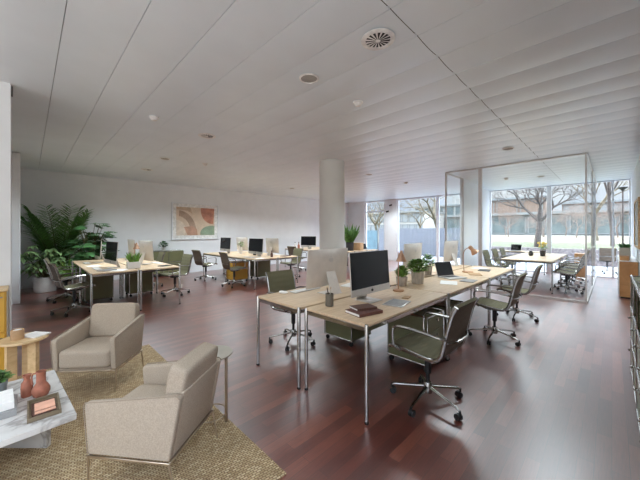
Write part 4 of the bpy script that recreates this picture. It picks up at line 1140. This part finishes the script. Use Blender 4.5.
# ================================================================== LIGHT
w = bpy.data.worlds.new('sky'); sc.world = w; w.use_nodes = True; nt = w.node_tree
for n in list(nt.nodes): nt.nodes.remove(n)
def wn(t, **k):
    x = nt.nodes.new(t)
    for a, b in k.items(): setattr(x, a, b)
    return x
tc = wn('ShaderNodeTexCoord'); sep = wn('ShaderNodeSeparateXYZ'); nt.links.new(tc.outputs['Generated'], sep.inputs[0])
# added glow from below the horizon behind the camera, to light ceiling and lounge
SUN = Vector((-.55, -.50, -.62)).normalized()  # centre of the added glow, not where the sun stands
dot = wn('ShaderNodeVectorMath', operation='DOT_PRODUCT'); nt.links.new(tc.outputs['Generated'], dot.inputs[0]); dot.inputs[1].default_value = SUN
mr = wn('ShaderNodeMapRange'); mr.inputs['From Min'].default_value = .2; mr.inputs['From Max'].default_value = .95; mr.interpolation_type = 'SMOOTHSTEP'; nt.links.new(dot.outputs['Value'], mr.inputs['Value'])
ns = wn('ShaderNodeTexNoise'); ns.inputs['Scale'].default_value = 3.5; ns.inputs['Detail'].default_value = 5; nt.links.new(tc.outputs['Generated'], ns.inputs['Vector'])
cr = wn('ShaderNodeValToRGB'); cr.color_ramp.elements[0].position = .42; cr.color_ramp.elements[0].color = (.58, .74, .98, 1); cr.color_ramp.elements[1].position = .60; cr.color_ramp.elements[1].color = (.88, .94, 1.0, 1); nt.links.new(ns.outputs['Fac'], cr.inputs['Fac'])
SKY_DIM, ADDED_GLOW = .29, 3.4
glow = wn('ShaderNodeMix', data_type='RGBA'); nt.links.new(mr.outputs['Result'], glow.inputs['Factor']); 

# a bright overcast sky is several times brighter overhead than at the horizon
zen = wn('ShaderNodeMapRange'); zen.interpolation_type = 'SMOOTHSTEP'; zen.inputs['From Min'].default_value = .20; zen.inputs['From Max'].default_value = .50; zen.inputs['To Min'].default_value = 1; zen.inputs['To Max'].default_value = 10.0; nt.links.new(sep.outputs['Z'], zen.inputs['Value'])
vm = wn('ShaderNodeVectorMath', operation='SCALE'); nt.links.new(cr.outputs['Color'], vm.inputs[0]); nt.links.new(zen.outputs['Result'], vm.inputs['Scale'])
nt.links.new(vm.outputs[0], glow.inputs['A']); glow.inputs['B'].default_value = (ADDED_GLOW, .985 * ADDED_GLOW, .965 * ADDED_GLOW, 1)
bg = wn('ShaderNodeBackground'); bg.inputs['Strength'].default_value = SKY_DIM; nt.links.new(glow.outputs['Result'], bg.inputs['Color'])
wo = wn('ShaderNodeOutputWorld'); nt.links.new(bg.outputs[0], wo.inputs[0])

def area(name, loc, rot, sx, sy, portal=True, power=0, col=(1, 1, 1)):
    l = bpy.data.lights.new(name, 'AREA'); l.shape = 'RECTANGLE'; l.size = sx; l.size_y = sy
    l.energy = power; l.color = col
    if portal: l.cycles.is_portal = True
    o = bpy.data.objects.new(name, l); COL.objects.link(o); o.location = loc; o.rotation_euler = rot; return o
area('daylight_portal', (XW + .3, 5.0, 1.5), (0, rad(90), 0), 3.0, 10.8)
area('daylight_portal', (XB - .3, 2.1, 1.5), (0, rad(-90), 0), 3.0, 4.5)
area('daylight_portal', (-1.6, YR - .3, 1.6), (rad(90), 0, 0), 4.0, 2.6)

# unseen fill spots added below the ceiling to brighten the interior
def down(px, py, power): pass
FILL_XY = [(2.0, 2.2), (2.05, 4.65), (2.07, 6.75), (2.1, 8.5), (5.3, 2.2), (5.4, 6.2), (6.6, 4.7), (6.7, 8.2), (9.2, 5.6), (.4, 2.4), (1.2, 7.4), (10.3, 1.5), (4.6, 8.6), (5.6, .6), (-2.0, 2.0), (11.4, 4.2), (9.3, 8.3), (8.3, 3.9), (8.6, 1.6), (11.6, 7.2)]
for i, (x, y) in enumerate(FILL_XY):
    l = bpy.data.lights.new('fill_spot', 'SPOT'); l.energy = ((70 if x < 2.5 else 130) if y > 6.5 else (60 if y > 4 else 16)) if x < 5 else (130 if y > 5 else 95); l.spot_size = rad(150); l.spot_blend = .9; l.shadow_soft_size = .35; l.color = (.82, .94, 1)
    o = bpy.data.objects.new('fill_spot', l); COL.objects.link(o); o.location = (x, y, ZC - .03)
s = bpy.data.lights.new('sun', 'SUN'); s.energy = 3.0; s.angle = rad(3); s.color = (1, .97, .92)
so = bpy.data.objects.new('sun', s); COL.objects.link(so); so.rotation_euler = Vector((.12, 1, .75)).to_track_quat('Z', 'Y').to_euler()

# ================================================================== CAMERA
cam = bpy.data.cameras.new('camera'); co = bpy.data.objects.new('camera', cam); COL.objects.link(co)
cam.sensor_fit = 'HORIZONTAL'; cam.sensor_width = 36; cam.lens = 36 * F / 640
cam.shift_y = -(240 - HZ) / 640
cam.clip_start = .02; cam.clip_end = 500
co.location = (0, 0, CAMH); co.rotation_euler = (rad(90), 0, rad(-45))
sc.camera = co
vs_ = sc.view_settings
vs_.view_transform = 'Standard'; vs_.look = 'None'; vs_.gamma = 1; vs_.use_curve_mapping = False
vs_.exposure = 1.8
sc.cycles.use_denoising = True
sc.cycles.max_bounces = 10; sc.cycles.diffuse_bounces = 5; sc.cycles.glossy_bounces = 4; sc.cycles.transparent_max_bounces = 16; sc.cycles.transmission_bounces = 6
sc.cycles.caustics_reflective = False; sc.cycles.caustics_refractive = False; sc.cycles.sample_clamp_indirect = 6
